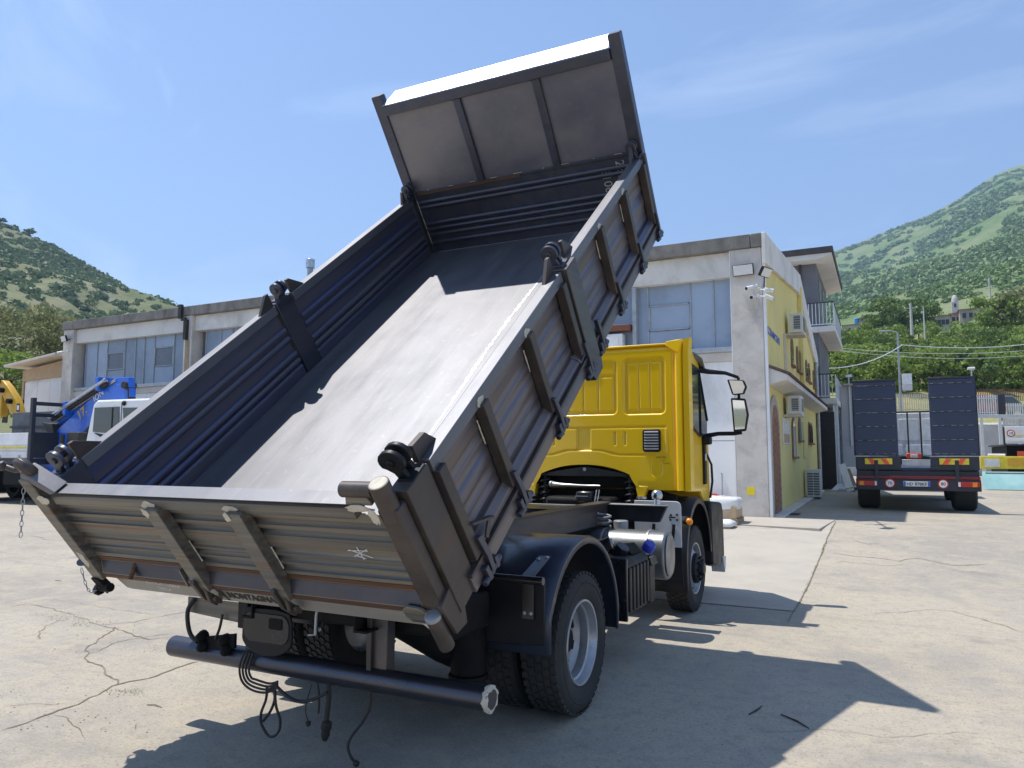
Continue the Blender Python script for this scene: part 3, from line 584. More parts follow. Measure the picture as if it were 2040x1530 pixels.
cable([(.0, -1.25, .36), (-.02, -1.26, .28), (-.03, -1.26, .22), (-.01, -1.26, .165)], .003)
mb = MB(); mb.lathe([(.002, -.016), (.013, -.01), (.014, .01), (.002, .016)], (-.008, -1.26, .155), (0, 0, 1), 8); mb.build('plug', 'ink', truck)
cable([(.11, -1.24, .38), (.115, -1.24, .30), (.105, -1.24, .22), (.10, -1.24, .17)], .014)
mb = MB(); mb.lathe([(.01, .05), (.028, .04), (.03, .01), (.022, -.01), (.024, -.03), (.012, -.06), (.001, -.062)], (.10, -1.24, .135), (.12, 0, 1), 10); mb.build('plug', 'ink', truck, .003)
cable([(.40, -1.25, .38), (.40, -1.25, .30), (.36, -1.26, .22), (.31, -1.28, .15), (.30, -1.3, .10), (.33, -1.31, .055), (.36, -1.31, .035)], .008)
mb = MB(); mb.lathe([(.002, -.018), (.016, -.01), (.016, .01), (.002, .018)], (.365, -1.31, .03), (1, 0, -.4), 8); mb.build('plug', 'ink', truck)
# rear mudguards
for s in (1, -1):
    mb = MB(); arc = [(.655*math.sin(R(a)), .445+.66*math.cos(R(a))) for a in range(-58, 86, 6)]
    arc = [(-.62, .50), (-.615, .70)]+arc+[(.635, .40)]
    n = len(arc); vs_ = []
    for x, dr in ((s*.50, 0), (s*1.135, 0), (s*1.15, -.012), (s*1.15, -.05)):
        for (y, z) in arc:
            d = V((0, y, z-.445)).normalized(); vs_.append((x, y+d.y*dr, z+d.z*dr))
    fs = [(j*n+i, j*n+i+1, (j+1)*n+i+1, (j+1)*n+i) for j in range(3) for i in range(n-1)]
    mb.add(vs_, fs); mg = mb.build('mudguard', 'black_navy', truck, smooth=40)
    so_ = mg.modifiers.new('thick', 'SOLIDIFY'); so_.thickness = .012
    MB().prism([(s*.50, .95), (s*1.14, .92), (s*1.14, .56), (s*.98, .545), (s*.50, .545)], 'y', -.645, -.625).build('mud_flap', 'black_plastic', mg, .006)
    rod = MB().cyl((s*.45, -.70, .925), (s*1.16, -.70, .925), .024, n=14).build('guard_rod', 'black_gloss', mg, .002)
    for x in (.66, 1.045):
        MB().beam((s*x, -.675, .935), (s*x, -.42, 1.02), .075, .010).build('guard_strap', 'black_navy', mg, .003)
        MB().box(s*(x-.037), s*(x+.037), -.665, -.648, .70, .92).build('guard_strap', 'black_gloss', mg, .003)
        for p in ((s*(x-.02), -.47, 1.012), (s*(x+.02), -.44, 1.02), (s*(x-.02), -.668, .735), (s*(x+.02), -.668, .735)):
            mb = MB(); mb.lathe([(.013, -.003), (.012, .003), (.006, .007), (.001, .008)], p, (0, -.3, 1) if p[2] > .9 else (0, -1, 0), 10); mb.build('bolt', 'galv', mg)
# fuel tank with ribs, urea tank, silencer
ft = MB().prism(rrect(.60, 1.10, .375, .83, .075), 'y', .97, 1.57).build('fuel_tank', 'black_plastic', truck, .02, seg=3)
for k in range(6): MB().box(1.095, 1.117, 1.0+k*.093, 1.06+k*.093, .43, .76).build('tank_rib', 'black_plastic', ft, .008)
mb = MB(); mb.box(.58, 1.11, .945, .975, .37, .84); mb.build('tank_strap', 'black_gloss', ft, .008)
mb = MB(); mb.cyl((.95, 1.22, .82), (1.0, 1.20, .90), .06, .055, 14); mb.build('filler_cap', 'black_gloss', ft, .006)
MB().prism([(.85, .83), (1.06, .83), (1.0, .90), (.88, .88)], 'y', 1.25, 1.5).build('tank_bracket', 'under_black', ft, .004)
ub = MB().box(.70, 1.09, 1.62, 1.80, .38, .78).build('urea_tank', 'black_plastic', truck, .025, seg=3)
MB().prism([(.98, .70), (1.12, .70), (1.10, .765), (1.0, .775)], 'y', 1.60, 1.78).build('tank_ledge', 'black_gloss', ub, .004)
mb = MB(); mb.lathe([(.001, .05), (.045, .048), (.055, .03), (.055, -.02), (.04, -.03)], (1.06, 1.70, .835), (.5, -.3, .8), 16); mb.build('blue_cap', 'blue_cap', ub)
mb = MB(); mb.tube([(1.03, 1.72, .88), (1.05, 1.70, .905), (1.08, 1.71, .905), (1.10, 1.73, .88)], .004, 6); mb.build('cap_clip', 'galv', ub)
pm('silencer_steel', (.24, .25, .26), (.18, .19, .20), 7, .42, .75, .06)
sl = MB().prism(rrect(2.0, 2.37, .50, .93, .16, 8), 'x', .32, 1.11).build('silencer', 'silencer_steel', truck, .018, seg=3)
MB().prism(rrect(2.03, 2.34, .53, .90, .145, 8), 'x', 1.112, 1.124).build('silencer_cap', 'silencer_steel', sl, .004)
for x in (.50, .93): MB().prism(rrect(1.993, 2.377, .493, .937, .167, 8), 'x', x, x+.022).build('silencer_band', 'galv', sl, .002)
MB().cyl((.62, 2.3, .90), (.62, 2.3, 1.0), .07, n=18).build('air_filter', 'louvre_grey', truck, .01)
mb = MB(); mb.tube([(.5+.07*math.cos(k*.8), 2.15+.06*math.sin(k*.8), .95+.006*k) for k in range(22)], .010, 6); mb.build('coiled_hose', 'louvre_grey', truck)
MB().box(.46, .95, .72, .95, .55, .98).build('battery_box', 'black_navy', truck, .03, seg=3)
mb = MB(); mb.cyl((.96, .80, .94), (1.03, .82, .97), .05, n=14); mb.build('battery_cap', 'black_gloss', truck)
mb = MB(); mb.prism(jag(1.02, .98, .04, .03, 9, .6), 'y', .815, .83); mb.build('rag', 'cab_grey', truck)

# ---- cab: pressed rear wall as a relief, shell, doors, mirrors
YC = 2.95
def sd(x, z, x0, x1, z0, z1, r):                        # signed distance to a rounded rectangle
    qx = abs(x-(x0+x1)/2)-(x1-x0)/2+r; qz = abs(z-(z0+z1)/2)-(z1-z0)/2+r
    return math.hypot(max(qx, 0), max(qz, 0))+min(max(qx, qz), 0)-r
def ss(d, wd): t_ = min(1, max(0, .5-d/wd)); return t_*t_*(3-2*t_)
def arch(x):                                            # lower edge of the rear wall
    a = abs(x)
    if a < .505: return 1.515-.10*(a/.505)**2.2
    if a < .60: return 1.415-.155*((a-.505)/.095)**.8
    return 1.26
def wavy(x):
    a = abs(x); s_ = min(1, max(0, (a-.13)/.27)); return 1.665-.05*s_*s_*(3-2*s_)
def relief(x, z):
    a = abs(x); h = 0
    h -= .022*ss(sd(x, z, .455, .895, 2.045, 2.63, .05), .02) if x > 0 else .022*ss(sd(-x, z, .455, .895, 2.045, 2.63, .05), .02)
    for k in range(3):
        x0 = .505+k*.119
        h += .013*ss(sd(a, z, x0, x0+.107, 2.09, 2.575, .012), .012)
    h -= .020*ss(sd(x, z, -.375, .375, 2.05, 2.62, .05), .02)
    h += .014*ss(sd(x, z, -.35, .35, 2.475, 2.615, .015), .012)
    for k in range(4):
        x0 = -.335+k*.17
        h += .013*ss(sd(x, z, x0, x0+.158, 2.085, 2.445, .012), .012)
    zb = wavy(x)
    h -= .014*ss(max(a-.90, z-1.915, zb-z), .02)
    h += .014*ss(sd(a, z, .075, .905, 1.675-.05*min(1, max(0, (a-.2)/.2)), 1.9, .02), .014)
    for xs in (.35, .46): h -= .014*ss(sd(a, z, xs-.012, xs+.012, 1.72, 1.86, .012), .010)
    h -= .006*ss(sd(a, z, .74, .86, 1.40, 1.56, .04), .02)
    h += .012*ss(max(1.60-z, -a+.0)+.04, .10)*0
    # edges roll forward
    e = max(0, (a-.965)/.065); h -= .05*e*e
    e = max(0, (z-2.69)/.07); h -= .04*e*e
    e = max(0, (1.36-z)/.12); h -= .03*e*e if a > .6 else 0
    return h
NX, NZ = 330, 210; mb = MB(); vs_ = []
for j in range(NZ):
    for i in range(NX):
        x = -1.03+2.06*i/(NX-1); z0 = arch(x); z = z0+(2.755-z0)*j/(NZ-1)
        vs_.append((x, YC-relief(x, z), z))
mb.add(vs_, [(j*NX+i, j*NX+i+1, (j+1)*NX+i+1, (j+1)*NX+i) for j in range(NZ-1) for i in range(NX-1)])
cab = mb.build('cab_rear_wall', 'cab_yellow', truck, smooth=80)
# shell behind the rear wall: sides, roof, nose
def side_prof():
    return [(2.965, 1.27), (2.965, 2.745), (3.3, 2.78), (3.75, 2.76), (4.05, 2.70), (4.45, 2.05), (4.62, 1.75), (4.66, 1.25), (4.62, .80), (4.25, .78), (4.15, 1.08), (3.95, 1.20), (3.37, 1.22)]
mb = MB(); P = side_prof(); n = len(P)
for s in (-1, 1):
    o = len(mb.v); mb.v += [V((s*(1.03 if y < 3.9 else 1.03-.05*(y-3.9)/.75), y, z)) for y, z in P]; mb.f.append(tuple(o+i for i in range(n)))
mb.f += [(i, (i+1) % n, n+(i+1) % n, n+i) for i in range(n) if i not in (0,)]
shell = mb.build('cab_shell', 'cab_yellow', cab, .03, seg=3)
MB().box(-.95, .95, 2.945, 3.02, 2.752, 2.775).build('roof_flange', 'cab_yellow', cab, .008)
mb = MB(); mb.prism(rrect(-.85, .86, 3.1, 3.9, .1), 'z', 2.77, 2.80); mb.build('roof_hatch', 'white_paint', cab, .012)
for s in (1, -1):
    # side deflector: tall folded fin behind the door with a flared top
    mb = MB()
    sec = [(1.008, 2.93), (1.03, 2.905), (1.045, 2.95), (1.072, 3.02), (1.078, 2.985), (1.135, 2.99), (1.140, 3.12), (1.134, 3.12), (1.128, 3.0), (1.086, 2.995), (1.078, 3.04), (1.064, 3.04), (1.036, 2.96)]
    n = len(sec); lv = [(1.26, 0), (2.66, 0), (2.70, .004), (2.80, .012)]
    for z, d in lv: mb.v += [V((s*(x+d), y, z+ (0 if z < 2.7 else (x-1.06)*.35))) for x, y in sec]
    mb.f += [(j*n+i, j*n+(i+1) % n, (j+1)*n+(i+1) % n, (j+1)*n+i) for j in range(3) for i in range(n)]+[tuple(range(n)), tuple(3*n+i for i in range(n))]
    df = mb.build('air_deflector', 'cab_yellow', cab, smooth=30)
    mb = MB(); mb.add([(s*.915, 2.92, 2.745), (s*1.05, 2.90, 2.66), (s*1.09, 2.90, 2.80), (s*.925, 2.92, 2.785), (s*.915, 2.935, 2.745), (s*1.05, 2.93, 2.66), (s*1.09, 2.93, 2.80), (s*.925, 2.935, 2.785)], [(0, 1, 2, 3), (7, 6, 5, 4), (0, 4, 5, 1), (1, 5, 6, 2), (2, 6, 7, 3), (3, 7, 4, 0)]); mb.build('deflector_flare', 'cab_yellow', df, .004)
    # foot brackets and struts under the wall
    ft_ = MB().prism([(s*.57, 1.30), (s*.70, 1.30), (s*.66, 1.19), (s*.585, 1.19)], 'y', 2.95, 3.03).build('cab_foot', 'cab_yellow', cab, .008)
    MB().cyl((s*.625, 2.98, 1.165), (s*.625, 2.98, 1.19), .055, n=16).build('foot_pad', 'bright_steel', ft_)
    mb = MB(); mb.tube([(s*.49+.055*math.cos(k*.7), 3.02+.055*math.sin(k*.7), 1.02+k*.0075) for k in range(56)], .014, 6); mb.cyl((s*.49, 3.02, .98), (s*.49, 3.02, 1.47), .022, n=10); mb.build('cab_spring', 'spring_black', cab)
    # door glass, seal, handle
    dx = s*1.0325
    dr = MB().prism([(3.42, 2.62), (3.9, 2.585), (4.30, 2.02), (4.28, 1.86), (3.9, 1.83), (3.42, 1.95)], 'x', dx, dx+s*.004).build('door_window', 'glass_dark', cab)
    for a, b_ in (((3.42, 2.62), (3.9, 2.585)), ((3.9, 2.585), (4.30, 2.02)), ((4.28, 1.86), (3.9, 1.83)), ((3.9, 1.83), (3.42, 1.95)), ((3.42, 1.95), (3.42, 2.62)), ((3.93, 2.55), (3.93, 1.84))):
        MB().beam((dx+s*.004, *a), (dx+s*.004, *b_), .012, .028, (1, 0, 0)).build('window_seal', 'black_plastic', dr)
    MB().prism(rrect(3.40, 3.50, 1.34, 1.47, .02), 'x', dx, dx+s*.012).build('door_handle', 'black_plastic', cab, .003)
    mb = MB(); mb.beam((dx+s*.003, 3.19, 1.30), (dx+s*.003, 3.19, 2.70), .004, .008, (1, 0, 0)); mb.build('door_gap', 'ink', cab)
    MB().box(s*.99, s*1.045, 4.10, 4.2, 1.28, 1.86).build('corner_trim', 'black_plastic', cab, .008)
    MB().box(s*1.0, s*1.048, 4.11, 4.19, 1.55, 1.63).build('marker', 'cab_grey', cab, .004)
    # mirrors on two arms
    mr_ = MB().tube([(s*1.0, 4.02, 2.60), (s*1.12, 4.06, 2.575), (s*1.30, 4.10, 2.555), (s*1.44, 4.12, 2.50)], [.035, .03, .022, .018], 10).build('mirror_arm', 'black_plastic', cab)
    MB().tube([(s*1.0, 4.16, 1.80), (s*1.07, 4.14, 1.84), (s*1.2, 4.12, 1.86), (s*1.38, 4.11, 1.86), (s*1.46, 4.11, 1.88)], [.03, .028, .024, .024, .03], 10).build('lower_arm', 'black_plastic', mr_)
    MB().box(s*1.02, s*1.115, 4.08, 4.2, 1.735, 1.83).build('arm_base', 'black_plastic', mr_, .02)
    def mirror(x0, x1, z0, z1, cut, nm):
        pts = [(x0, z1), (x1-.01, z1-.012), (x1+.02, z1-.5*(z1-z0)), (x1-.015, z0+.01), (x0+cut, z0)]
        mb = MB(); q = [(s*p[0], p[1]) for p in pts]; c_ = (sum(p[0] for p in q)/5, sum(p[1] for p in q)/5)
        fr = [V((p[0], 4.06, p[1])) for p in q]; mid = [V((p[0], 4.11, p[1])) for p in q]; bk = [V((c_[0]+(p[0]-c_[0])*.6, 4.18, c_[1]+(p[1]-c_[1])*.75)) for p in q]
        mb.add(fr+mid+bk, [(0, 1, 2, 3, 4), (10, 11, 12, 13, 14)]+[(r_*5+i, r_*5+(i+1) % 5, r_*5+5+(i+1) % 5, r_*5+5+i) for r_ in (0, 1) for i in range(5)])
        cx_ = s*(x0+x1)/2; cz_ = (z0+z1)/2
        tz = -.14 if nm == 'u' else -.03
        tilt = lambda p: V((p.x, p.y+.18*s*(p.x-cx_)+tz*(p.z-cz_), p.z))
        mb.v = [tilt(p) for p in mb.v]
        h = mb.build('mirror_housing', 'black_plastic', mr_, .015, seg=3)
        g = [V((c_[0]+(p[0]-c_[0])*.78, 4.0565, c_[1]+(p[1]-c_[1])*.86)) for p in q]; g = [tilt(p) for p in g]
        mb = MB(); mb.add(g+[p+V((0, .002, 0)) for p in g], [(0, 1, 2, 3, 4), (9, 8, 7, 6, 5)]+[(i, (i+1) % 5, 5+(i+1) % 5, 5+i) for i in range(5)]); mb.build('mirror_glass', 'mirror_glass', mr_, .0)
    mirror(1.325, 1.515, 2.295, 2.475, .05, 'u'); mirror(1.36, 1.525, 1.875, 2.265, .02, 'l')
    MB().cyl((s*1.44, 4.12, 1.86), (s*1.44, 4.12, 2.5), .016, n=10).build('mirror_pole', 'black_plastic', mr_)
    # door-front wind visor and grab rail
    MB().tube([(s*1.02, 3.72, 2.74), (s*1.045, 3.95, 2.70), (s*1.05, 4.08, 2.60)], [.03, .035, .03], 8).build('rain_visor', 'black_gloss', cab)
    mb = MB(); mb.tube([(s*1.0, 4.42, 1.62), (s*1.03, 4.52, 1.5), (s*1.03, 4.55, 1.3), (s*1.0, 4.55, 1.1)], .014, 8); mb.build('grab_rail', 'black_plastic', cab)
    # front wheel arch: black guard, inner grey panel, step, lamp
    n = 0; mb = MB(); arc = [(3.3716+.60*math.sin(R(a)), .52+.66*math.cos(R(a))) for a in range(-88, 78, 6)]; n = len(arc)
    arc = [(2.775, .28)]+arc+[(3.98, .55)]; n = len(arc); vs_ = []
    for x, d in ((s*.66, 0), (s*1.095, 0), (s*1.125, -.015), (s*1.125, -.07)):
        for (y, z) in arc:
            e = V((0, y-3.37, z-.5)).normalized(); vs_.append((x, y+e.y*d, z+e.z*d))
    mb.add(vs_, [(j*n+i, j*n+i+1, (j+1)*n+i+1, (j+1)*n+i) for j in range(3) for i in range(n-1)])
    fg = mb.build('front_mudguard', 'black_plastic', truck, smooth=40); q = fg.modifiers.new('thick', 'SOLIDIFY'); q.thickness = .012
    gp = MB().prism([(s*.62, 1.165)]+[(s*(1.04+.05*math.sin(R(a))), 1.115+.05*math.cos(R(a))) for a in (0, 30, 60, 90)]+[(s*1.09, .72), (s*.62, .72)], 'y', 2.735, 2.755).build('arch_panel', 'cab_grey', truck, .004)
    for p in ((.99, 1.03), (.985, .985), (1.05, 1.035), (1.05, .985)): MB().box(s*(p[0]-.01), s*(p[0]+.01), 2.731, 2.7345, p[1]-.01, p[1]+.01).build('panel_slot', 'ink', gp)
    MB().box(s*.97, s*1.035, 2.731, 2.7345, 1.002, 1.016).build('panel_slot', 'ink', gp)
    for x in (.80, 1.0): MB().beam((s*x, 2.73, .76), (s*(x+.02), 2.728, .94), .03, .008, (0, 1, 0)).build('panel_clip', 'black_plastic', gp)
    MB().prism([(s*.62, .718), (s*1.09, .718), (s*1.10, .36), (s*.62, .40)], 'y', 2.74, 2.755).build('splash_panel', 'black_plastic', gp, .004)
    mb = MB(); mb.lathe([(.02, -.05), (.03, -.02), (.036, 0), (.036, .02)], (s*1.13, 2.82, .965), (s*.8, -.5, .1), 14); mb.build('lamp_stalk', 'black_plastic', fg)
    mb = MB(); mb.lathe([(.036, 0), (.034, .02), (.022, .034), (.001, .04)], V((s*1.13, 2.82, .965))+V((s*.8, -.5, .1)).normalized()*.02, (s*.8, -.5, .1), 14); mb.build('turn_lamp', 'amber', fg)
    MB().prism([(4.0, 1.10), (4.62, 1.05), (4.70, .95), (4.72, .40), (4.50, .30), (4.05, .38), (4.02, .7)], 'x', s*.95, s*1.12).build('step_box', 'black_plastic', truck, .03, seg=3)
    MB().prism([(4.55, .42), (4.72, .40), (4.70, .28), (4.64, .22)], 'x', s*.98, s*1.135).build('corner_flap', 'cab_grey', truck, .004)
MB().prism([(-.9, .4), (.9, .4), (.95, 1.2), (-.95, 1.2)], 'y', 4.55, 4.72).build('bumper', 'black_plastic', truck, .03)
MB().prism([(4.09, 2.66), (4.44, 2.08), (4.465, 2.095), (4.115, 2.675)], 'x', -.93, .93).build('windscreen', 'glass_dark', cab)
# vent, embossed name, marker scrawl
vt = MB().prism(rrect(.655, .845, 1.65, 1.885, .03), 'y', YC-.016, YC+.01).build('vent', 'black_plastic', cab, .006)
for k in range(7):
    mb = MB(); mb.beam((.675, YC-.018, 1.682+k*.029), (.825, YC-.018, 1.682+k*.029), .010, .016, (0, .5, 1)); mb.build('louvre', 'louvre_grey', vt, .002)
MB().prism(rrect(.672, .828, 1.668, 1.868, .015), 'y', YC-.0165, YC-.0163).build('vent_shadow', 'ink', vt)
mb = MB(); text_mb(mb, 'IVECO', .118, .006, lambda x, y, z: (-.215+x*1.06, YC+.0035-z, 2.507+y), .004, spacing=1.1); mb.build('embossed_name', 'cab_yellow', cab, .002)
mb = MB(); text_mb(mb, '430078A', .03, .0003, lambda x, y, z: (.79+x, YC-.0008-z, 1.585+y), -.0003); text_mb(mb, '2 P', .026, .0003, lambda x, y, z: (.85+x, YC-.0008-z, 1.555+y), -.0003); text_mb(mb, 'Franco', .026, .0003, lambda x, y, z: (.865+x, YC-.0008-z, 1.528+y), -.0003); mb.build('marker_scrawl', 'ink', cab)
# engine tunnel and cab mounting beam
mb = MB(); mb.prism([(-.5, 1.39), (.5, 1.39), (.44, 1.43), (.04, 1.495), (-.04, 1.495), (-.44, 1.43)], 'y', 2.98, 3.04); mb.build('mount_beam', 'spring_black', cab, .006)
MB().cyl((0, 2.96, 1.465), (0, 2.98, 1.465), .02, n=12).build('beam_pin', 'galv', cab)
MB().prism([(-.95, .95), (.95, .95), (.95, 1.20), (.66, 1.27), (.56, 1.43), (-.56, 1.43), (-.66, 1.27), (-.95, 1.20)], 'y', 3.12, 3.2).build('tunnel_shield', 'under_black', truck)
mb = MB(); mb.box(-.38, .38, 2.75, 3.6, .75, 1.18); mb.build('engine', 'under_black', truck, .04)
mb = MB(); mb.tube([(-.33, 2.86, 1.305), (-.25, 2.85, 1.30), (0, 2.84, 1.295), (.22, 2.84, 1.295)], [.028, .02, .012, .010], 10); mb.lathe([(.003, -.03), (.03, -.015), (.034, .01), (.02, .03)], (-.345, 2.86, 1.307), (1, 0, 0), 12); mb.build('gear_linkage', 'galv', truck)
mb = MB(); mb.box(-.02, .16, 2.74, 2.86, 1.12, 1.24); mb.build('coolant_tank', 'black_gloss', truck, .02)
MB().box(-.02, .12, 2.735, 2.7395, 1.185, 1.195).build('tank_clip', 'bright_steel', truck)
mb = MB()
for s_ in (.19, .22): mb.tube([(s_, 2.75, 1.13), (s_+.02, 2.76, 1.26)], .005, 6)
mb.build('hose_clip', 'bright_steel', truck)

# ================================================================ WORKSHOP BUILDING
pm('old_concrete', (.66, .61, .55), (.56, .52, .47), 2.2, .9, 0, .4, dirt=(.36, .33, .29), dirt_s=1.6, bscale=30)
pm('dark_concrete', (.24, .225, .20), (.17, .16, .145), 3.5, .92, 0, .5, dirt=(.075, .07, .065), dirt_s=1.9, stretch=(1, 1, .6), bscale=26)
pm('cream_beam', (.78, .75, .70), (.70, .68, .63), 1.2, .85, 0, .2, dirt=(.45, .42, .37), dirt_s=.9)
pm('panel_blue', (.32, .385, .48), (.27, .33, .42), .9, .38, .15, .03, dirt=(.19, .22, .26), dirt_s=.7)
m_ = MAT['panel_blue']; t_ = m_.node_tree; oi = t_.nodes.new('ShaderNodeObjectInfo'); b_ = t_.nodes['Principled BSDF']; src = b_.inputs['Base Color'].links[0].from_socket
vmul = t_.nodes.new('ShaderNodeVectorMath'); vmul.operation = 'SCALE'; t_.links.new(src, vmul.inputs[0]); t_.links.new(mr(t_, oi.outputs['Random'], 0, 1, .78, 1.14), vmul.inputs['Scale']); t_.links.new(vmul.outputs[0], b_.inputs['Base Color'])
pm('panel_dark', (.15, .165, .195), (.12, .135, .165), 2, .3, .1, .02)
pm('frame_grey', (.42, .45, .48), (.33, .36, .39), 6, .55, .2, .1)
pm('white_panel', (.84, .84, .83), (.78, .78, .78), .8, .6, 0, .04, dirt=(.55, .54, .52), dirt_s=.6)
pm('yellow_wall', (.80, .67, .24), (.74, .62, .24), .7, .85, 0, .2, dirt=(.58, .52, .28), dirt_s=.8, bscale=40)
pm('brick', (.33, .17, .10), (.24, .12, .075), 14, .85, 0, .4, dirt=(.40, .27, .18), dirt_s=6)
pm('mortar', (.46, .42, .36), (.38, .35, .30), 12, .95)
pm('tile', (.24, .13, .085), (.16, .10, .075), 10, .85, 0, .4, dirt=(.10, .085, .075), dirt_s=5)
pm('soffit', (.70, .67, .62), (.62, .60, .56), 1.5, .85)
pm('grey_wall', (.16, .165, .185), (.135, .14, .16), 1.2, .85, 0, .15)
pm('brown_wood', (.20, .07, .04), (.14, .05, .03), 12, .6, 0, .2, stretch=(.2, 4, 4))
pm('roof_dark', (.06, .05, .05), (.045, .04, .04), 3, .7)
pm('railing', (.74, .75, .75), (.66, .67, .68), 6, .5, .3)
pm('ac_white', (.66, .66, .64), (.58, .58, .56), 3, .5)
pm('rust_brown', (.20, .10, .07), (.14, .07, .05), 8, .8, 0, .2)
pm('sheet_iron', (.22, .25, .28), (.17, .19, .22), 3, .55, .2, .1)
pm('sign_yellow', (.85, .68, .01), (.80, .62, .01), 4, .6)
pm('sign_red', (.62, .03, .025), (.55, .03, .025), 8, .5)
pm('sign_blue', (.03, .10, .55), (.03, .09, .48), 8, .5)
pm('sign_white', (.82, .82, .82), (.76, .76, .76), 8, .5)
pm('film', (.78, .78, .77), (.66, .66, .64), 18, .28, 0, .35)
pm('carton', (.52, .38, .24), (.45, .33, .2), 6, .8)
pm('pallet_wood', (.36, .27, .17), (.28, .21, .13), 14, .85, 0, .3)
FY = 11.85; SX = .72; GB = .28
shop = thing('workshop_building', 'long concrete workshop with blue-grey glazing and a yellow gable wall', 'building', (-11, 18, GB))
MB().box(-23.4, .56, 12.45, 24.8, GB-.3, 6.05).build('core_wall', 'white_panel', shop)
rf = MB().add([(-23.6, 12.0, 6.12), (.70, 12.0, 6.12), (.70, 19.7, 7.0), (-23.6, 19.7, 7.0), (.70, 25.6, 5.2), (-23.6, 25.6, 5.2)], [(0, 1, 2, 3), (3, 2, 4, 5)]).build('roof', 'dark_concrete', shop, smooth=0)
xs = [-23.66+i*3.45 for i in range(8)]+[.74]
for a, b_ in zip(xs, xs[1:]):                           # precast parapet, one piece per span
    MB().box(a+.006, b_-.006, FY-.05, FY+.5, 6.10, 6.40).build('parapet_block', 'dark_concrete', shop, .012)
for x0, x1 in ((-23.62, -23.05), (-17.28, -16.92), (-11.3, -10.9), (-5.75, -5.4), (.05, .705)):
    MB().box(x0, x1, FY, FY+.6, GB-.25, 6.098).build('pillar', 'old_concrete', shop, .015)
bays = ((-23.05, -17.28), (-16.92, -11.3), (-10.9, -5.75), (-5.4, .05))
def bay(x0, x1, mul, wins, zb=3.97, zt=5.6):
    MB().box(x0+.003, x1-.003, FY+.12, FY+.5, zt, 6.097).build('lintel', 'cream_beam', shop, .01)
    MB().box(x0+.003, x1-.003, FY+.13, FY+.5, 3.66, 3.86).build('spandrel', 'old_concrete', shop, .01)
    MB().box(x0+.003, x1-.003, FY+.08, FY+.45, 3.862, zb).build('sill', 'frame_grey', shop, .008)
    n = max(1, round((x1-x0)/1.9)); e = [x0+(x1-x0)*k/n for k in range(n+1)]
    for a, b_ in zip(e, e[1:]):
        for z0, z1 in ((GB-.2, 1.90), (1.915, 3.657)): MB().box(a+.006, b_-.006, FY+.18, FY+.4, z0, z1).build('wall_panel', 'white_panel', shop, .006)
    ms = sorted([x0+.35]+mul+[x1])
    MB().box(x0+.004, x0+.30, FY+.45, FY+.58, zb, zt).build('end_return', 'panel_dark', shop)
    for a, b_ in zip(ms, ms[1:]):
        hit = [w_ for w_ in wins if w_[0]-.05 < (a+b_)/2 < w_[1]+.05]
        if hit:
            wx0, wx1, wz0, wz1 = hit[0]
            MB().box(a+.012, b_-.012, FY+.30, FY+.34, zb, wz0-.01).build('glazing_panel', 'panel_blue', shop); MB().box(a+.012, b_-.012, FY+.30, FY+.34, wz1+.01, zt).build('glazing_panel', 'panel_blue', shop)
            wn = MB().box(a+.05, b_-.05, FY+.295, FY+.33, wz0+.03, wz1-.03).build('vent_window', 'panel_dark' if x0 < -10 else 'panel_blue', shop)
            for q in ((a+.02, a+.05, wz0, wz1), (b_-.05, b_-.02, wz0, wz1), (a+.02, b_-.02, wz1-.03, wz1), (a+.02, b_-.02, wz0, wz0+.03)): MB().box(q[0], q[1], FY+.265, FY+.34, q[2], q[3]).build('window_frame', 'frame_grey', wn, .004)
        else: MB().box(a+.012, b_-.012, FY+.30, FY+.34, zb, zt).build('glazing_panel', 'panel_blue', shop)
    for x in ms[:-1]: MB().box(x-.014, x+.014, FY+.27, FY+.35, zb, zt).build('mullion', 'frame_grey', shop, .003)
bay(-23.05, -17.28, [-22.06, -21.51, -20.56, -20.01, -19.55, -19.04, -18.07, -17.6], [(-21.51, -20.56, 4.55, 5.16), (-19.04, -18.07, 4.55, 5.2)])
bay(-16.92, -11.3, [-15.9, -15.4, -14.5, -13.9, -13.4, -12.9, -12.0, -11.6], [(-15.4, -14.5, 4.55, 5.16), (-12.9, -12.0, 4.55, 5.2)])
bay(-10.9, -5.75, [-9.9, -9.4, -8.4, -7.8, -7.2, -6.3], [(-9.4, -8.4, 4.5, 5.1)])
bay(-5.4, .05, [-4.5, -3.9, -3.4, -2.9, -2.19, -1.90, -.91, -.39], [(-1.90, -.91, 4.47, 5.07)], zt=5.53)
MB().box(-2.235, -2.14, FY+.10, FY+.40, 3.98, 5.52).build('bay_post', 'frame_grey', shop, .006)
MB().box(-3.2, -2.26, FY-.02, FY+.2, 4.49, 4.64).build('awning_box', 'brown_wood', shop, .01)
wb_ = MB().box(-3.3, -2.45, FY+.0, FY+.25, 3.99, 4.43).build('hatch_box', 'white_panel', shop, .01)
MB().box(-3.2, -2.55, FY-.012, FY-.002, 4.05, 4.37).build('hatch_panel', 'white_paint', wb_, .006)
MB().box(.03, .05, FY+.0, FY+.12, GB, 6.09).build('edge_strip', 'white_panel', shop)
dp = MB().box(-17.42, -17.28, FY-.16, FY-.055, 6.0, 6.46).build('downpipe', 'ink', shop, .006)
MB().box(-17.30, -17.10, FY-.14, FY-.06, 5.92, 6.02).build('pipe_elbow', 'ink', dp, .006); MB().box(-17.19, -17.06, FY-.12, FY-.005, 5.3, 5.95).build('pipe_shaft', 'ink', dp, .006)
MB().box(-17.20, -17.0, FY-.012, FY-.003, GB, 5.3).build('pipe_board', 'pallet_wood', dp, .004)
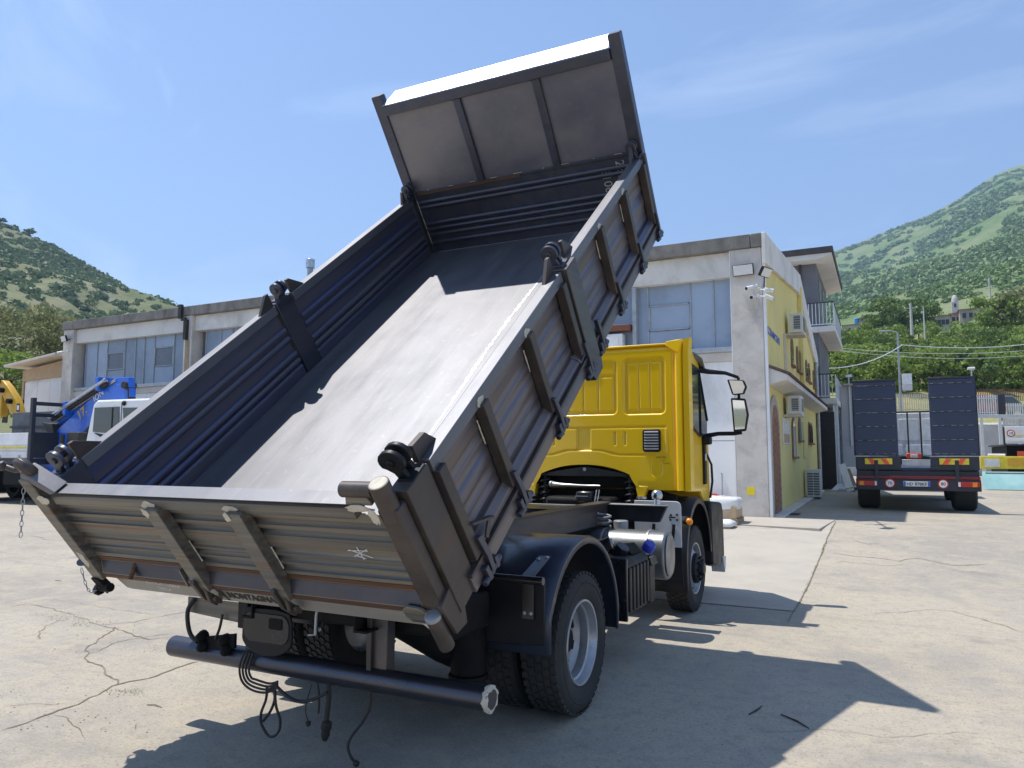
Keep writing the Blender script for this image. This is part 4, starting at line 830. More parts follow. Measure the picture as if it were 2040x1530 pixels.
mb = MB(); q = on_y(617, 575, 15.0); mb.cyl((q.x, 15.0, 6.3), (q.x, 15.0, on_y(617, 535, 15).z), .10, n=14); mb.build('flue', 'galv', shop)
mb = MB(); z1 = on_y(617, 517, 15).z; mb.cyl((q.x, 15.0, z1-.32), (q.x, 15.0, z1), .15, n=16); mb.build('flue_cowl', 'bright_steel', shop, .01)
# yellow gable side
MB().prism([(11.98, GB-.2), (24.9, GB-.2), (24.9, 5.2), (19.6, 6.85), (11.98, 6.08)], 'x', .57, SX).build('gable_wall', 'yellow_wall', shop)
MB().prism([(11.80, 5.72), (19.2, 6.52), (24.6, 5.0), (25.9, 4.95), (25.9, 5.28), (19.7, 7.19), (11.80, 6.405)], 'x', SX+.002, SX+.09).build('gable_fascia', 'cream_beam', shop, .012)
MB().box(SX-.01, SX+.05, 11.86, 11.975, GB-.2, 6.08).build('corner_strip', 'white_panel', shop, .006)
MB().box(SX+.002, SX+.12, 19.4, 19.8, 3.6, 6.75).build('gable_pilaster', 'yellow_wall', shop, .01)
MB().cyl((SX+.09, 24.75, GB), (SX+.09, 24.75, 5.0), .06, n=12).build('downpipe', 'galv', shop)
MB().box(SX+.002, SX+.07, 16.2-.9, 16.2-.87, 3.55, 4.7).build('conduit', 'old_concrete', shop)
sg = MB().add([(SX+.004, 11.99, 4.26), (SX+.004, 14.85, 4.26), (SX+.004, 14.85, 4.47), (SX+.004, 11.99, 4.47)], [(0, 1, 2, 3)]).build('sign_board', 'yellow_wall', shop)
mb = MB(); text_mb(mb, 'RICCRAMVCENTI', .24, .002, lambda x, y, z: (SX+.008+z, 12.02+x*1.32, 4.275+y), .006); mb.build('sign_letters', 'sign_blue', sg)
# canopy with tiles
cp = MB().prism([(SX+.003, 3.10), (SX+.42, 3.20), (SX+.42, 3.31), (SX+.003, 3.50)], 'y', 12.0, 24.7).build('canopy', 'soffit', shop, .01)
for k in range(62):
    y = 12.05+k*.205
    mb = MB(); vs_ = []
    for x, z in ((SX+.005, 3.515), (SX+.47, 3.32)):
        for a in range(0, 181, 36): vs_.append((x, y+.085*math.cos(R(a)), z+.045*math.sin(R(a))+random.uniform(-.006, .006)))
    mb.add(vs_+[p for p in [(x_, y_, z_-.012) for x_, y_, z_ in vs_]], [(i, i+1, 7+i, 6+i) for i in range(5)]+[(12+i, 18+i, 19+i, 13+i) for i in range(5)]+[(6+i, 7+i, 19+i, 18+i) for i in range(5)]); mb.build('roof_tile', 'tile', cp)
# arched openings framed in brick
def arched(y0, y1, z0, z1, mat='glass_dark', frame=.07, sill=True, bars=True, nm='arched_window'):
    c = (y0+y1)/2; r = (y1-y0)/2
    def shp(g): return [(y0-g, z0)]+[(c-(r+g)*math.cos(R(a)), z1-r+(r+g)*math.sin(R(a))) for a in range(0, 181, 15)]+[(y1+g, z0)]
    o = MB().prism(shp(frame), 'x', SX+.003, SX+.035).build(nm, 'mortar' if mat == 'brick' else 'brick', shop, .004)
    MB().prism(shp(0), 'x', SX+.036, SX+.042).build('pane', mat, o)
    if sill: MB().box(SX+.003, SX+.10, y0-frame-.03, y1+frame+.03, z0-.06, z0-.002).build('sill', 'brick', o, .004)
    return o
for y0, z0, z1 in ((17.0, 4.08, 4.78), (18.45, 4.08, 4.74), (19.3, 4.08, 4.72), (20.25, 4.08, 4.7), (21.3, 4.06, 4.66), (22.3, 4.06, 4.66), (24.1, 4.04, 4.6)): arched(y0, y0+.42, z0, z1)
d_ = arched(12.35, 13.45, .32, 2.72, 'brick', .22, False)
for k in range(30):                                     # brick lining of the doorway, course by course
    for j in range(3):
        y = 12.37+j*.36+(.16 if k % 2 else 0)
        if y+.3 > 13.44 or (k > 24 and (y < 12.5+.06*(k-24) or y+.3 > 13.42-.06*(k-24))): continue
        MB().box(SX+.043, SX+.055, y, y+.33, .34+k*.077, .34+k*.077+.066).build('brick', 'brick', d_)
for y0, y1, z0, z1 in ((16.5, 17.2, 1.55, 2.55), (18.2, 18.9, 2.02, 2.62), (21.4, 21.95, 1.98, 2.6), (22.2, 22.75, 1.98, 2.6)): arched(y0, y1, z0, z1)
MB().box(SX+.003, SX+.03, 19.6, 20.5, 1.5, 2.6).build('side_shutter', 'yellow_wall', shop, .005)
pq = MB().box(SX+.003, SX+.03, 14.4, 15.75, 1.86, 2.5).build('notice_panel', 'film', shop, .005)
MB().box(SX+.031, SX+.034, 14.5, 15.65, 1.90, 2.12).build('notice_print', 'carton', pq)
MB().box(SX+.003, .98, 12.0, 24, GB+.0, GB+.05).build('doorstep', 'old_concrete', shop, .01)
MB().box(-.05, .30, FY-.006, FY-.002, .80, .93).build('wall_marker', 'sign_yellow', shop)
bpy.data.objects['wall_marker'].location.x = on_y(1496, 978, FY).x; bpy.data.objects['wall_marker'].location.z = on_y(1496, 978, FY).z
bpy.data.objects['wall_marker'].scale = (.45, 1, 1.25)
mb = MB(); q = on_y(1438, 944, FY+.16); mb.tube([(q.x, FY+.16, GB+.1), (q.x, FY+.16, q.z), (q.x, FY+.1, q.z+.03)], .012, 8); mb.build('water_tap', 'frame_grey', shop)
def ac(y0, y1, z0, z1, x0, x1, label, grille='x', base=True):
    a = thing('air_conditioner', label, 'air conditioner', ((x0+x1)/2, (y0+y1)/2, z0), 'outdoor air conditioning units on the yellow wall')
    c = MB().box(x0, x1, y0, y1, z0, z1).build('casing', 'ac_white', a, .012)
    MB().box(x0+.10, x1-.06, y0-.006, y0-.001, z0+.08, z1-.06).build('grille', 'panel_dark', c)
    for k in range(6): MB().box(x0+.09, x1-.05, y0-.012, y0-.007, z0+.1+k*(z1-z0-.18)/5, z0+.108+k*(z1-z0-.18)/5).build('slat', 'ac_white', c)
    if base: MB().box(SX+.001, x1+.02, y0+.05, y1-.05, z0-.06, z0-.004).build('wall_bracket', 'old_concrete', a, .006)
    MB().box(x1+.001, x1+.012, y0+.12, y1-.12, z0+.07, z1-.07).build('fan_guard', 'panel_dark', c)
ac(15.75, 16.5, 4.78, 5.28, SX+.12, SX+.44, 'small white air conditioner high on the yellow wall above arched windows')
ac(14.75, 15.45, 2.60, 3.05, SX+.10, SX+.42, 'white air conditioner mounted under the tiled canopy beside the doorway')
q = on_g(1606, 982)
a = thing('air_conditioner', 'tall grey louvred air conditioner standing on the ground by yellow wall', 'air conditioner', (1.2, 19.6, GB), 'outdoor air conditioning units on the yellow wall')
X0 = on_y(1606, 950, 19.3).x; X1 = on_y(1634, 950, 19.3).x
c = MB().box(X0, X1, 19.3, 19.75, GB+.06, on_y(1606, 935, 19.3).z).build('casing', 'ac_white', a, .012); zt_ = on_y(1606, 935, 19.3).z
for k in range(9):
    for j in range(2): MB().box(X0+.03+j*(X1-X0-.04)/2, X0+.01+(j+1)*(X1-X0-.04)/2, 19.288, 19.298, GB+.12+k*(zt_-GB-.2)/9, GB+.12+(k+.62)*(zt_-GB-.2)/9).build('louvre', 'panel_dark', c)
MB().box(X0+.02, X1-.02, 19.35, 19.7, GB+.02, GB+.058).build('foot', 'sheet_iron', a)
# flood lights and cameras on the corner pillar
def flood(p, d, wdt, hgt, label, mount):
    d = V(d).normalized(); x = V((0, 0, 1)).cross(d).normalized(); u = d.cross(x); p = V(p)
    f = thing('flood_light', label, 'lamp', p, 'flood lights on the corner pillar')
    T = MX((( x.x, d.x, u.x, p.x), (x.y, d.y, u.y, p.y), (x.z, d.z, u.z, p.z), (0, 0, 0, 1)))
    MB(T).box(-wdt/2, wdt/2, -.06, 0, -hgt/2, hgt/2).build('housing', 'black_plastic', f, .008)
    MB(T).box(-wdt/2+.015, wdt/2-.015, .001, .006, -hgt/2+.015, hgt/2-.015).build('lens', 'film', f, .003)
    MB().beam(p-d*.05, mount, .03, .02).build('bracket', 'black_plastic', f)
q = on_y(1480, 538, FY-.12); flood(q, (-.05, -1, -.25), .44, .24, 'large rectangular flood light facing the yard on corner pillar', (q.x, FY+.01, q.z))
q = on_x(1527, 543, SX+.25); flood(q, (.9, -.35, -.55), .34, .2, 'tilted flood light jutting from the corner towards the yellow wall', (SX, 12.0, q.z))
def cctv(p, d, mount, label):
    p = V(p); d = V(d).normalized(); c = thing('security_camera', label, 'camera', p, 'white security cameras at the building corner')
    MB().cyl(p-d*.08, p+d*.10, .042, n=14).build('camera_body', 'white_paint', c, .004)
    MB().cyl(p+d*.101, p+d*.106, .036, n=14).build('lens', 'black_gloss', c)
    MB().tube([p-d*.05, V(mount).lerp(p, .4), V(mount)], .014, 8).build('arm', 'white_paint', c)
    MB().lathe([(.045, 0), (.04, .015), (.001, .018)], mount, (p-V(mount)), 12).build('base', 'white_paint', c)
q = on_y(1494, 573, FY-.16); cctv(q, (-.7, -.8, -.3), (q.x+.12, FY-.0, q.z+.05), 'white bullet camera pointing left, upper one on the pillar face')
q = on_y(1499, 591, FY-.14); cctv(q, (-.1, -1, -.35), (q.x+.05, FY-.0, q.z+.05), 'white camera pointing straight out, lower one on the pillar face')
q = on_x(1531, 578, SX+.2); cctv(q, (.9, .3, -.2), (SX, q.y+.02, q.z+.04), 'small white camera over the yellow wall, upper of two')
q = on_x(1532, 592, SX+.22); cctv(q, (.8, .2, -.4), (SX, q.y+.02, q.z+.05), 'white bullet camera over the yellow wall, lower of two')
q = on_y(126, 675, FY-.2); flood(q, (-.2, -1, -.3), .42, .22, 'pale flood light on the far end pillar above the shed', (q.x+.1, FY+.0, q.z))
q = on_y(120, 702, FY-.2); cctv(q, (-.6, -.8, -.3), (q.x+.15, FY+.0, q.z+.06), 'white camera on the far end pillar below the pale flood light')
q = on_y(1575, 572, 25.7)
# pallets, leaning sign, mat
q = on_g(1452, 1046)
pl_ = thing('wrapped_pallet', 'pallet of cartons wrapped in clear film beside the pillar', 'pallet', q)
pc = q+V((-.25, .30, 0))
for k in range(5): MB().box(pc.x-.5, pc.x+.42, pc.y-.36+k*.16, pc.y-.36+k*.16+.1, pc.z+.10, pc.z+.122).build('plank', 'pallet_wood', pl_, .003)
for k in (-.5, -.09, .32): MB().box(pc.x+k, pc.x+k+.1, pc.y-.36, pc.y+.4, pc.z+.002, pc.z+.098).build('block', 'pallet_wood', pl_, .003)
MB().box(pc.x-.48, pc.x+.40, pc.y-.34, pc.y+.36, pc.z+.125, pc.z+.36).build('cartons', 'carton', pl_, .015)
mb = MB(); vs_ = []
for k in range(26):
    for j in range(6):
        a = 2*math.pi*k/26; x = .455*max(-1, min(1, 1.3*math.cos(a))); y = .36*max(-1, min(1, 1.3*math.sin(a))); f = (1, 1.0, 1.02, 1.0, .93, .0)[j]; z = (.30, .36, .42, .475, .51, .52)[j]
        vs_.append((pc.x-.04+x*f+random.uniform(-.008, .008), pc.y+.01+y*f+random.uniform(-.008, .008), pc.z+z+random.uniform(-.012, .012)))
mb.add(vs_, [(k*6+j, ((k+1) % 26)*6+j, ((k+1) % 26)*6+j+1, k*6+j+1) for k in range(26) for j in range(5)]); mb.build('film_cover', 'film', pl_, smooth=60)
q = on_g(1436, 1053); pl2 = thing('flat_pallet', 'low white film covered sack on boards in front of wrapped pallet', 'pallet', q)
MB().box(q.x-.34, q.x+.18, q.y-.05, q.y+.45, q.z+.004, q.z+.035).build('board', 'pallet_wood', pl2, .004)
mb = MB(); vs_ = []
for k in range(22):
    for j in range(5):
        a = 2*math.pi*k/22; f = (1, 1.05, .98, .7, 0)[j]; z = (.037, .07, .12, .15, .16)[j]
        vs_.append((q.x-.08+.29*max(-1, min(1, 1.25*math.cos(a)))*f+random.uniform(-.012, .012), q.y+.2+.25*max(-1, min(1, 1.25*math.sin(a)))*f+random.uniform(-.012, .012), q.z+z+(random.uniform(-.012, .012) if j else 0)))
mb.add(vs_, [(k*5+j, ((k+1) % 22)*5+j, ((k+1) % 22)*5+j+1, k*5+j+1) for k in range(22) for j in range(4)]); mb.build('film_cover', 'film', pl2, smooth=60)
c = on_y(1421, 1004, FY-.05); c.z = max(c.z, gz(c.x, c.y)+.235); ns = thing('no_parking_sign', 'round blue and red no parking sign leaning against the wall', 'sign', (c.x, c.y, c.z-.23))
nd = V((0, -1, .25)).normalized()
def disc(r, o, mat, nm, p): mb = MB(); mb.lathe([(0, 0), (r, 0), (r, -.003)], c+nd*o, nd, 36); return mb.build(nm, mat, p)
disc(.23, .0, 'sign_red', 'disc', ns); disc(.19, .002, 'sign_white', 'inner_ring', ns); disc(.178, .004, 'sign_blue', 'blue_face', ns)
mb = MB(); sx_ = V((1, 0, 0)); sz_ = nd.cross(sx_)
mb.beam(c+nd*.007+(sx_*-.13+sz_*-.13), c+nd*.007+(sx_*.13+sz_*.13), .045, .002, nd); mb.build('slash', 'sign_red', ns)
q = on_g(1560, 1024); mt = MB().box(q.x-.3, q.x+.35, q.y-.25, q.y+.25, GB+.004, GB+.018).build('door_mat', 'ink', None, .004); tag(mt, 'dark rectangular door mat on the shaded concrete', 'mat')
# apron slab edge in front of the pillar
q0 = on_g(1480, 1047); q1 = on_g(1640, 1058)
MB().prism([(q0.x-1.6, q0.y+.15), (q1.x-.05, q1.y-.1), (q1.x+.1, FY-.02), (q0.x-1.6, FY-.02)], 'z', GB-.05, GB+.022).build('apron_slab', 'concrete_slab', yard, .006)

# ================================================================ GREY HOUSE BEHIND
HY = 25.9
house = thing('grey_house', 'dark grey three storey house with white eaves and railed balconies', 'house', (-2, 29, GB))
MB().box(-7, .86, HY, 31.6, GB-.2, 9.0).build('wall', 'grey_wall', house)
ez = on_y(1660, 507, HY-1).z
MB().prism([(-7.5, 9.0), (1.0, 9.0), (1.47, 9.12), (1.47, 9.2), (-7.5, 9.2)], 'y', HY-.75, 32.3).build('eaves', 'soffit', house, .01)
MB().box(-7.6, 1.52, HY-.82, 32.4, 9.203, 9.43).build('roof_edge', 'roof_dark', house, .01)
MB().cyl((.28, HY-.08, 3.5), (.28, HY-.08, 9.05), .05, n=10).build('downpipe', 'roof_dark', house)
mb = MB(); mb.box(.863, .88, 27.0, 28.0, 6.6, 8.6); mb.build('door', 'panel_dark', house); MB().box(.863, .88, 29.0, 30.0, 6.6, 8.6).build('door', 'panel_dark', house)
def balcony(z, x1, y0, y1):
    s_ = MB().box(.865, x1, y0, y1, z-.22, z).build('balcony', 'soffit', house, .01)
    MB().box(-.35, .862, y0, HY-.003, z-.22, z).build('balcony_return', 'soffit', s_, .01)
    rl = MB().beam((-.35, y0+.04, z+.92), (x1, y0+.04, z+.92), .05, .04).build('handrail', 'roof_dark', s_)
    MB().beam((x1-.04, y0, z+.92), (x1-.04, y1, z+.92), .05, .04).build('handrail', 'roof_dark', s_); MB().beam((-.35, y0+.04, z+.08), (x1, y0+.04, z+.08), .03, .03).build('bottom_rail', 'railing', s_)
    n = 15
    for k in range(n): x = -.33+(x1+.3)*k/(n-1); MB().box(x-.012, x+.012, y0+.03, y0+.05, z+.06, z+.90).build('baluster', 'railing', s_)
    m_ = int((y1-y0)/.28)
    for k in range(m_): y = y0+.1+k*.28; MB().box(x1-.05, x1-.03, y-.012, y+.012, z+.02, z+.90).build('baluster', 'railing', s_)
balcony(6.48, 1.46, HY-.25, 31.6); balcony(3.72, 1.43, HY-.25, 33.0)
for x, y in ((1.30, HY-.05), (1.38, HY+.2), (1.38, 29.0), (1.38, 32.5)): MB().box(x-.04, x+.04, y-.04, y+.04, GB, 3.49).build('column', 'railing', house, .005)
MB().box(.90, 1.34, 26.6, 32.4, GB, 3.3).build('store_wall', 'sheet_iron', house)
MB().box(.3, 1.3, HY-.12, HY-.06, GB+.02, 3.2).build('dark_door', 'ink', house)
q = V((1.55, 24.6, GB)); jk = thing('scrap_heap', 'white and brown scrap boards heaped at the dark doorway', 'scrap', q)
for k in range(6): MB().beam(q+V((-.3+.13*k, .1*random.random(), .03+.03*k)), q+V((-.1+.14*k, .3+.2*random.random(), .12+.14*random.random())), .22, .02).build('board', random.choice(['white_paint', 'pallet_wood', 'cab_grey']), jk)
for k, lb in enumerate(('white board leaning on the sheet iron wall beside ramp truck', 'brown board leaning on the sheet iron wall beside ramp truck')):
    x = 1.75+.13*k; o = MB().beam((x+.05, 24.6+k*.3, GB+.02), (x-.22, 25.0+k*.3, 1.25-.2*k), .24, .025, (0, 1, 0)).build('leaning_board', ('white_paint', 'pallet_wood')[k], None); tag(o, lb, 'board')

# ================================================================ SHED AT THE FAR END
shed = thing('shed', 'low white panelled shed with ochre fascia at the workshop end', 'shed', (-24.8, 13.5, GB))
xl = on_y(50, 750, FY+.3).x; zt0 = on_y(48, 735, FY+.3).z; zt1 = on_y(122, 712, FY+.3).z
MB().box(xl, -23.66, FY+.3, 18, GB-.2, zt0-.05).build('wall', 'white_panel', shed)
for k in range(3): MB().box(xl+.1+k*.78, xl+.1+k*.78+.765, FY+.27, FY+.298, GB, zt0-.55).build('wall_panel', 'white_panel', shed, .004)
MB().prism([(xl-.02, zt0-.50), (-23.66, zt0-.40), (-23.66, zt1-.10), (xl-.02, zt0-.08)], 'y', FY+.22, FY+.31).build('fascia', 'sign_ochre' if 'sign_ochre' in MAT else 'carton', shed, .006)
MB().prism([(xl-.45, zt0+.02), (-23.68, zt1+.0), (-23.68, zt1+.09), (xl-.45, zt0+.11)], 'y', FY-.25, 18).build('roof', 'old_concrete', shed, .01)
MB().box(xl-.05, xl+.05, FY+.24, FY+.29, GB, zt0-.5).build('post', 'carton', shed)

# ================================================================ OTHER VEHICLES
pm('slate_paint', (.030, .042, .085), (.038, .05, .095), 3, .42, .1, .05)
pm('slate_dark', (.02, .023, .034), (.028, .03, .04), 3, .5, .1, .05)
pm('crane_blue', (.015, .13, .62), (.02, .11, .54), 2, .3, 0, 0, coat=.3)
pm('digger_yellow', (.62, .36, .02), (.52, .29, .02), 4, .45, 0, .05)
pm('hazard_yellow', (.78, .62, .04), None, 6, .4); pm('hazard_red', (.85, .10, .03), None, 6, .4)
pm('stripe_red', (.16, .012, .014), None, 8, .4); pm('lamp_red', (.45, .015, .012), None, 8, .25); pm('tank_grey', (.10, .11, .13), None, 5, .5)
pm('teal_sheet', (.22, .40, .40), (.30, .48, .47), 1.4, .12, 0, 0); pm('plate_white', (.72, .74, .76), None, 6, .5)
pm('car_red', (.42, .02, .02), None, 3, .25, coat=.5); pm('car_grey', (.20, .21, .22), None, 3, .25, coat=.5)
def simple_wheel(parent, c, ax, r=.45, w_=.28, rim='rim_silver'):
    c = V(c); ax = V(ax).normalized()
    ty = MB().lathe([(r*.58, -w_*.42), (r*.85, -w_*.5), (r*.97, -w_*.42), (r, -w_*.3), (r, w_*.3), (r*.97, w_*.42), (r*.85, w_*.5), (r*.58, w_*.42)], c, ax, 32).build('wheel', 'rubber', parent)
    MB().lathe([(r*.58, w_*.42), (r*.55, w_*.35), (r*.5, w_*.05), (r*.3, w_*.08), (r*.25, w_*.25), (0, w_*.27)], c, ax, 24).build('rim', rim, ty)
# ---- low loader with two raised ramps
RB = V((3.55, 15.05, GB)); ra = R(0)
RTm = MX.Translation(RB) @ MX.Rotation(ra, 4, 'Z')
def L(): return MB(RTm)
lo = thing('ramp_truck', 'slate blue equipment carrier truck with two tall loading ramps raised', 'truck', RB)
L().box(-1.25, 1.25, 0, 7.5, .74, .95).build('deck_frame', 'slate_dark', lo, .01)
L().box(-1.25, 1.25, .06, 6.2, .953, 1.02).build('deck', 'slate_paint', lo, .006)
rb = L().box(-1.27, 1.27, -.06, -.003, .50, .76).build('rear_bumper', 'slate_dark', lo, .01)
L().box(-1.26, 1.26, -.065, -.004, .765, .83).build('red_stripe', 'stripe_red', lo, .004)
for s in (-1, 1):
    rp = L().box(s*.34, s*1.26, -.02, .14, 1.30, 3.06).build('ramp', 'slate_paint', lo, .008)
    for k in range(6):
        z = 1.33+k*.325; L().box(s*.345, s*1.255, -.038, -.0205, z, z+.022).build('ramp_cleat', 'slate_dark', rp, .004)
        for j in range(5):
            x = .36+j*.175+random.uniform(0, .05); L().box(s*x, s*(x+random.uniform(.04, .12)), -.0395, -.0385, z+.008, z+.014).build('worn_edge', 'galv', rp)
    L().box(s*.33, s*1.27, -.025, .15, 3.062, 3.11).build('ramp_lip', 'slate_dark', rp, .006)
    L().box(s*1.262, s*1.285, -.0, .1, 1.3, 3.0).build('ramp_edge', 'slate_dark', rp, .004)
    L().box(s*.30, s*1.26, -.045, .1, .98, 1.28).build('ramp_hinge', 'slate_dark', lo, .01)
    L().box(s*.78, s*.86, -.07, -.005, .62, 1.2).build('ramp_strut', 'slate_dark', lo, .006)
    hz = L().box(s*.48, s*1.06, -.062, -.05, 1.10, 1.235).build('hazard_board', 'hazard_yellow', lo, .003)
    for k in range(2):
        x0 = .53+k*.28; L().prism([(s*x0, 1.102), (s*(x0+.11), 1.102), (s*(x0+.19), 1.233), (s*(x0+.08), 1.233)], 'y', -.0655, -.0625).build('hazard_stripe', 'hazard_red', hz)
    tl = L().box(s*.82, s*1.24, -.082, -.061, .60, .71).build('tail_lamp', 'lamp_red', lo, .004); L().box(s*1.10, s*1.19, -.086, -.083, .605, .705).build('amber_lens', 'amber', tl); L().box(s*.825, s*.87, -.086, -.083, .605, .705).build('reverse_lens', 'plate_white', tl)
    simple_wheel(lo, RTm @ V((s*1.02, 1.15, .44)), RTm.to_3x3() @ V((s, 0, 0)), .44, .5); simple_wheel(lo, RTm @ V((s*1.05, 5.6, .44)), RTm.to_3x3() @ V((s, 0, 0)), .44, .3)
L().box(-.28, .33, -.03, .1, 1.07, 1.215).build('deck_step', 'galv', lo, .005)
pt = L().box(-.27, .27, -.075, -.061, .595, .71).build('number_plate', 'plate_white', lo, .002)
for s in (-1, 1): L().box(s*.225, s*.268, -.0775, -.0755, .597, .708).build('plate_band', 'sign_blue', pt)
mb = L(); text_mb(mb, 'HD 878KF', .10, .0006, lambda x, y, z: (x*.95, -.0765-z, .618+y), .0012, 'CENTER'); mb.build('plate_letters', 'ink', pt)
for x, tx in ((-.55, '70'), (.53, '80')):
    d_ = MB(RTm).lathe([(0, 0), (.105, 0), (.105, .004)], (x, -.066, .66), (0, 1, 0), 24).build('speed_disc', 'sign_red', lo)
    MB(RTm).lathe([(0, -.002), (.082, -.002)], (x, -.066, .66), (0, 1, 0), 24).build('disc_face', 'sign_white', d_)
    mb = L(); text_mb(mb, tx, .10, .0005, lambda px_, y, z: (x+px_, -.0692-z, .628+y), .0012, 'CENTER'); mb.build('disc_numerals', 'ink', d_)
cb = L().prism(rrect(-1.05, 1.05, 1.0, 2.62, .12), 'y', 6.45, 8.0).build('cab', 'plate_white', lo, .03)
for x0, x1, z0, z1 in ((-.75, -.28, 1.75, 2.42), (-.2, .35, 1.75, 2.42), (.45, .85, 1.75, 2.42), (-.8, -.1, 1.3, 1.62), (0, .7, 1.3, 1.62)): L().prism(rrect(x0, x1, z0, z1, .04), 'y', 6.435, 6.449).build('pressed_panel', 'plate_white', cb, .006)
fr = L().box(-.95, .95, 6.2, 6.26, 2.60, 2.65).build('headboard_rail', 'ink', lo)
for x in (-.30, .05, .40): L().box(x-.022, x+.022, 6.2, 6.25, 1.0, 2.6).build('headboard_post', 'ink', fr)
L().prism([(-.7, 1.0), (.9, 1.0), (.9, 1.2), (.5, 1.27), (-.5, 1.27), (-.7, 1.2)], 'y', 6.27, 6.4).build('dark_tray', 'ink', lo)
L().prism(rrect(-.15, .18, 1.22, 1.36, .05), 'y', 1.2, 1.5).build('winch', 'hazard_red', lo, .01); L().box(-.06, .10, 1.18, 1.195, 1.25, 1.33).build('winch_cover', 'film', lo, .006)
# ---- white dropside truck showing at the far end, with yellow beam and glass sheet before it
T0 = V((8.2, 30.2, GB)); wt = thing('dropside_truck', 'white dropside truck with speed sign parked by the grey gate', 'truck', T0)
A = on_y(1999, 850, 30); Bq = on_y(2004, 886, 30); bx = A.x
MB().box(bx, bx+2.4, 30.0, 35.0, Bq.z-.05, Bq.z+.02).build('bed', 'slate_dark', wt, .01)
tgw = MB().box(bx+.03, bx+2.4, 29.95, 29.998, Bq.z+.06, A.z).build('dropside', 'white_paint', wt, .01)
MB().box(bx+.1, bx+2.4, 29.94, 29.949, Bq.z+.14, Bq.z+.24).build('rail', 'white_panel', tgw, .003); MB().box(bx+.08, bx+2.4, 29.943, 29.949, Bq.z+.34, Bq.z+.37).build('yellow_strip', 'hazard_yellow', tgw)
MB().box(bx-.03, bx+.05, 29.96, 30.05, Bq.z-.02, A.z-.02).build('corner_post', 'slate_dark', wt, .006)
c = on_y(2014, 863, 29.94); d_ = MB().lathe([(0, 0), (.14, 0), (.14, .006)], c, (0, 1, 0), 24).build('speed_disc', 'sign_red', tgw); MB().lathe([(0, -.003), (.105, -.003)], c, (0, 1, 0), 24).build('disc_face', 'sign_white', d_)
mb = MB(); text_mb(mb, '19', .13, .0005, lambda x, y, z: (c.x+x, c.y-.005-z, c.z-.045+y), .002, 'CENTER'); mb.build('disc_numerals', 'ink', d_)
MB().box(bx+.1, bx+2.2, 30.3, 34.8, .55, Bq.z-.06).build('chassis', 'under_black', wt)
hz = on_y(2034, 905, 29.9); MB().box(hz.x-.12, hz.x+.6, 29.88, 29.9, hz.z-.12, hz.z+.12).build('hazard_board', 'hazard_red', wt)
for y in (31.2, 34.0): simple_wheel(wt, (bx+.28, y, GB+.45), (-1, 0, 0), .45, .3); simple_wheel(wt, (bx+2.1, y, GB+.45), (1, 0, 0), .45, .3)
Y0 = on_y(1953, 909, 28.6); Y1 = on_y(1953, 934, 28.6); X1 = on_y(2040, 909, 28.6).x+1.2
ybm = thing('yellow_beam_frame', 'yellow steel beam frame propped on trestles near white truck', 'frame', (Y0.x+1, 28.8, GB))
yb = MB().box(Y0.x, X1, 28.6, 28.95, Y1.z, Y0.z).build('beam', 'hazard_yellow', ybm, .01)
MB().box(Y0.x+.12, Y0.x+.6, 28.585, 28.598, Y1.z+.08, Y0.z-.1).build('data_plate', 'plate_white', yb)
MB().box(Y0.x+.85, X1, 28.58, 28.598, Y1.z+.12, Y0.z-.06).build('beam_panel', 'digger_yellow', yb, .004)
for x in (Y0.x+.4, X1-.3): MB().box(x-.05, x+.05, 28.7, 28.8, GB, Y1.z-.002).build('trestle', 'tank_grey', ybm)
q = on_y(1990, 905, 28.75); o = MB().tube([(q.x-.35, 28.75, Y0.z+.05), (q.x+.2, 28.8, Y0.z+.045)], .05, 10).build('pipe_roll', 'white_paint', None); tag(o, 'short white plastic pipe lying on the yellow beam', 'pipe')
S0 = on_y(1957, 940, 28.4); o = thing('glass_sheet', 'pale teal glass panel leaning below the yellow beam', 'glass', (S0.x+.8, 28.2, GB))
MB().add([(S0.x, 28.5, S0.z), (X1, 28.5, S0.z), (X1, 28.0, GB+.02), (S0.x-.05, 28.0, GB+.02), (S0.x, 28.53, S0.z+.01), (X1, 28.53, S0.z+.01), (X1, 28.03, GB+.03), (S0.x-.05, 28.03, GB+.03)], [(0, 1, 2, 3), (7, 6, 5, 4), (0, 4, 5, 1), (1, 5, 6, 2), (2, 6, 7, 3), (3, 7, 4, 0)]).build('panel', 'teal_sheet', o, .004)
MB().box(S0.x+.1, X1, 28.44, 28.47, S0.z-.12, S0.z-.02).build('glass_edge', 'sheet_iron', o)
q = on_g(2020, 972); o = thing('rubble_block', 'broken concrete block lying on the yard edge by glass panel', 'rubble', q)
MB().prism([(q.x-.2, q.z-.0), (q.x+1.2, q.z-.0), (q.x+1.2, q.z+.5), (q.x+.5, q.z+.42), (q.x-.25, q.z+.38)], 'y', q.y, q.y+.5).build('block', 'old_concrete', o, .03)
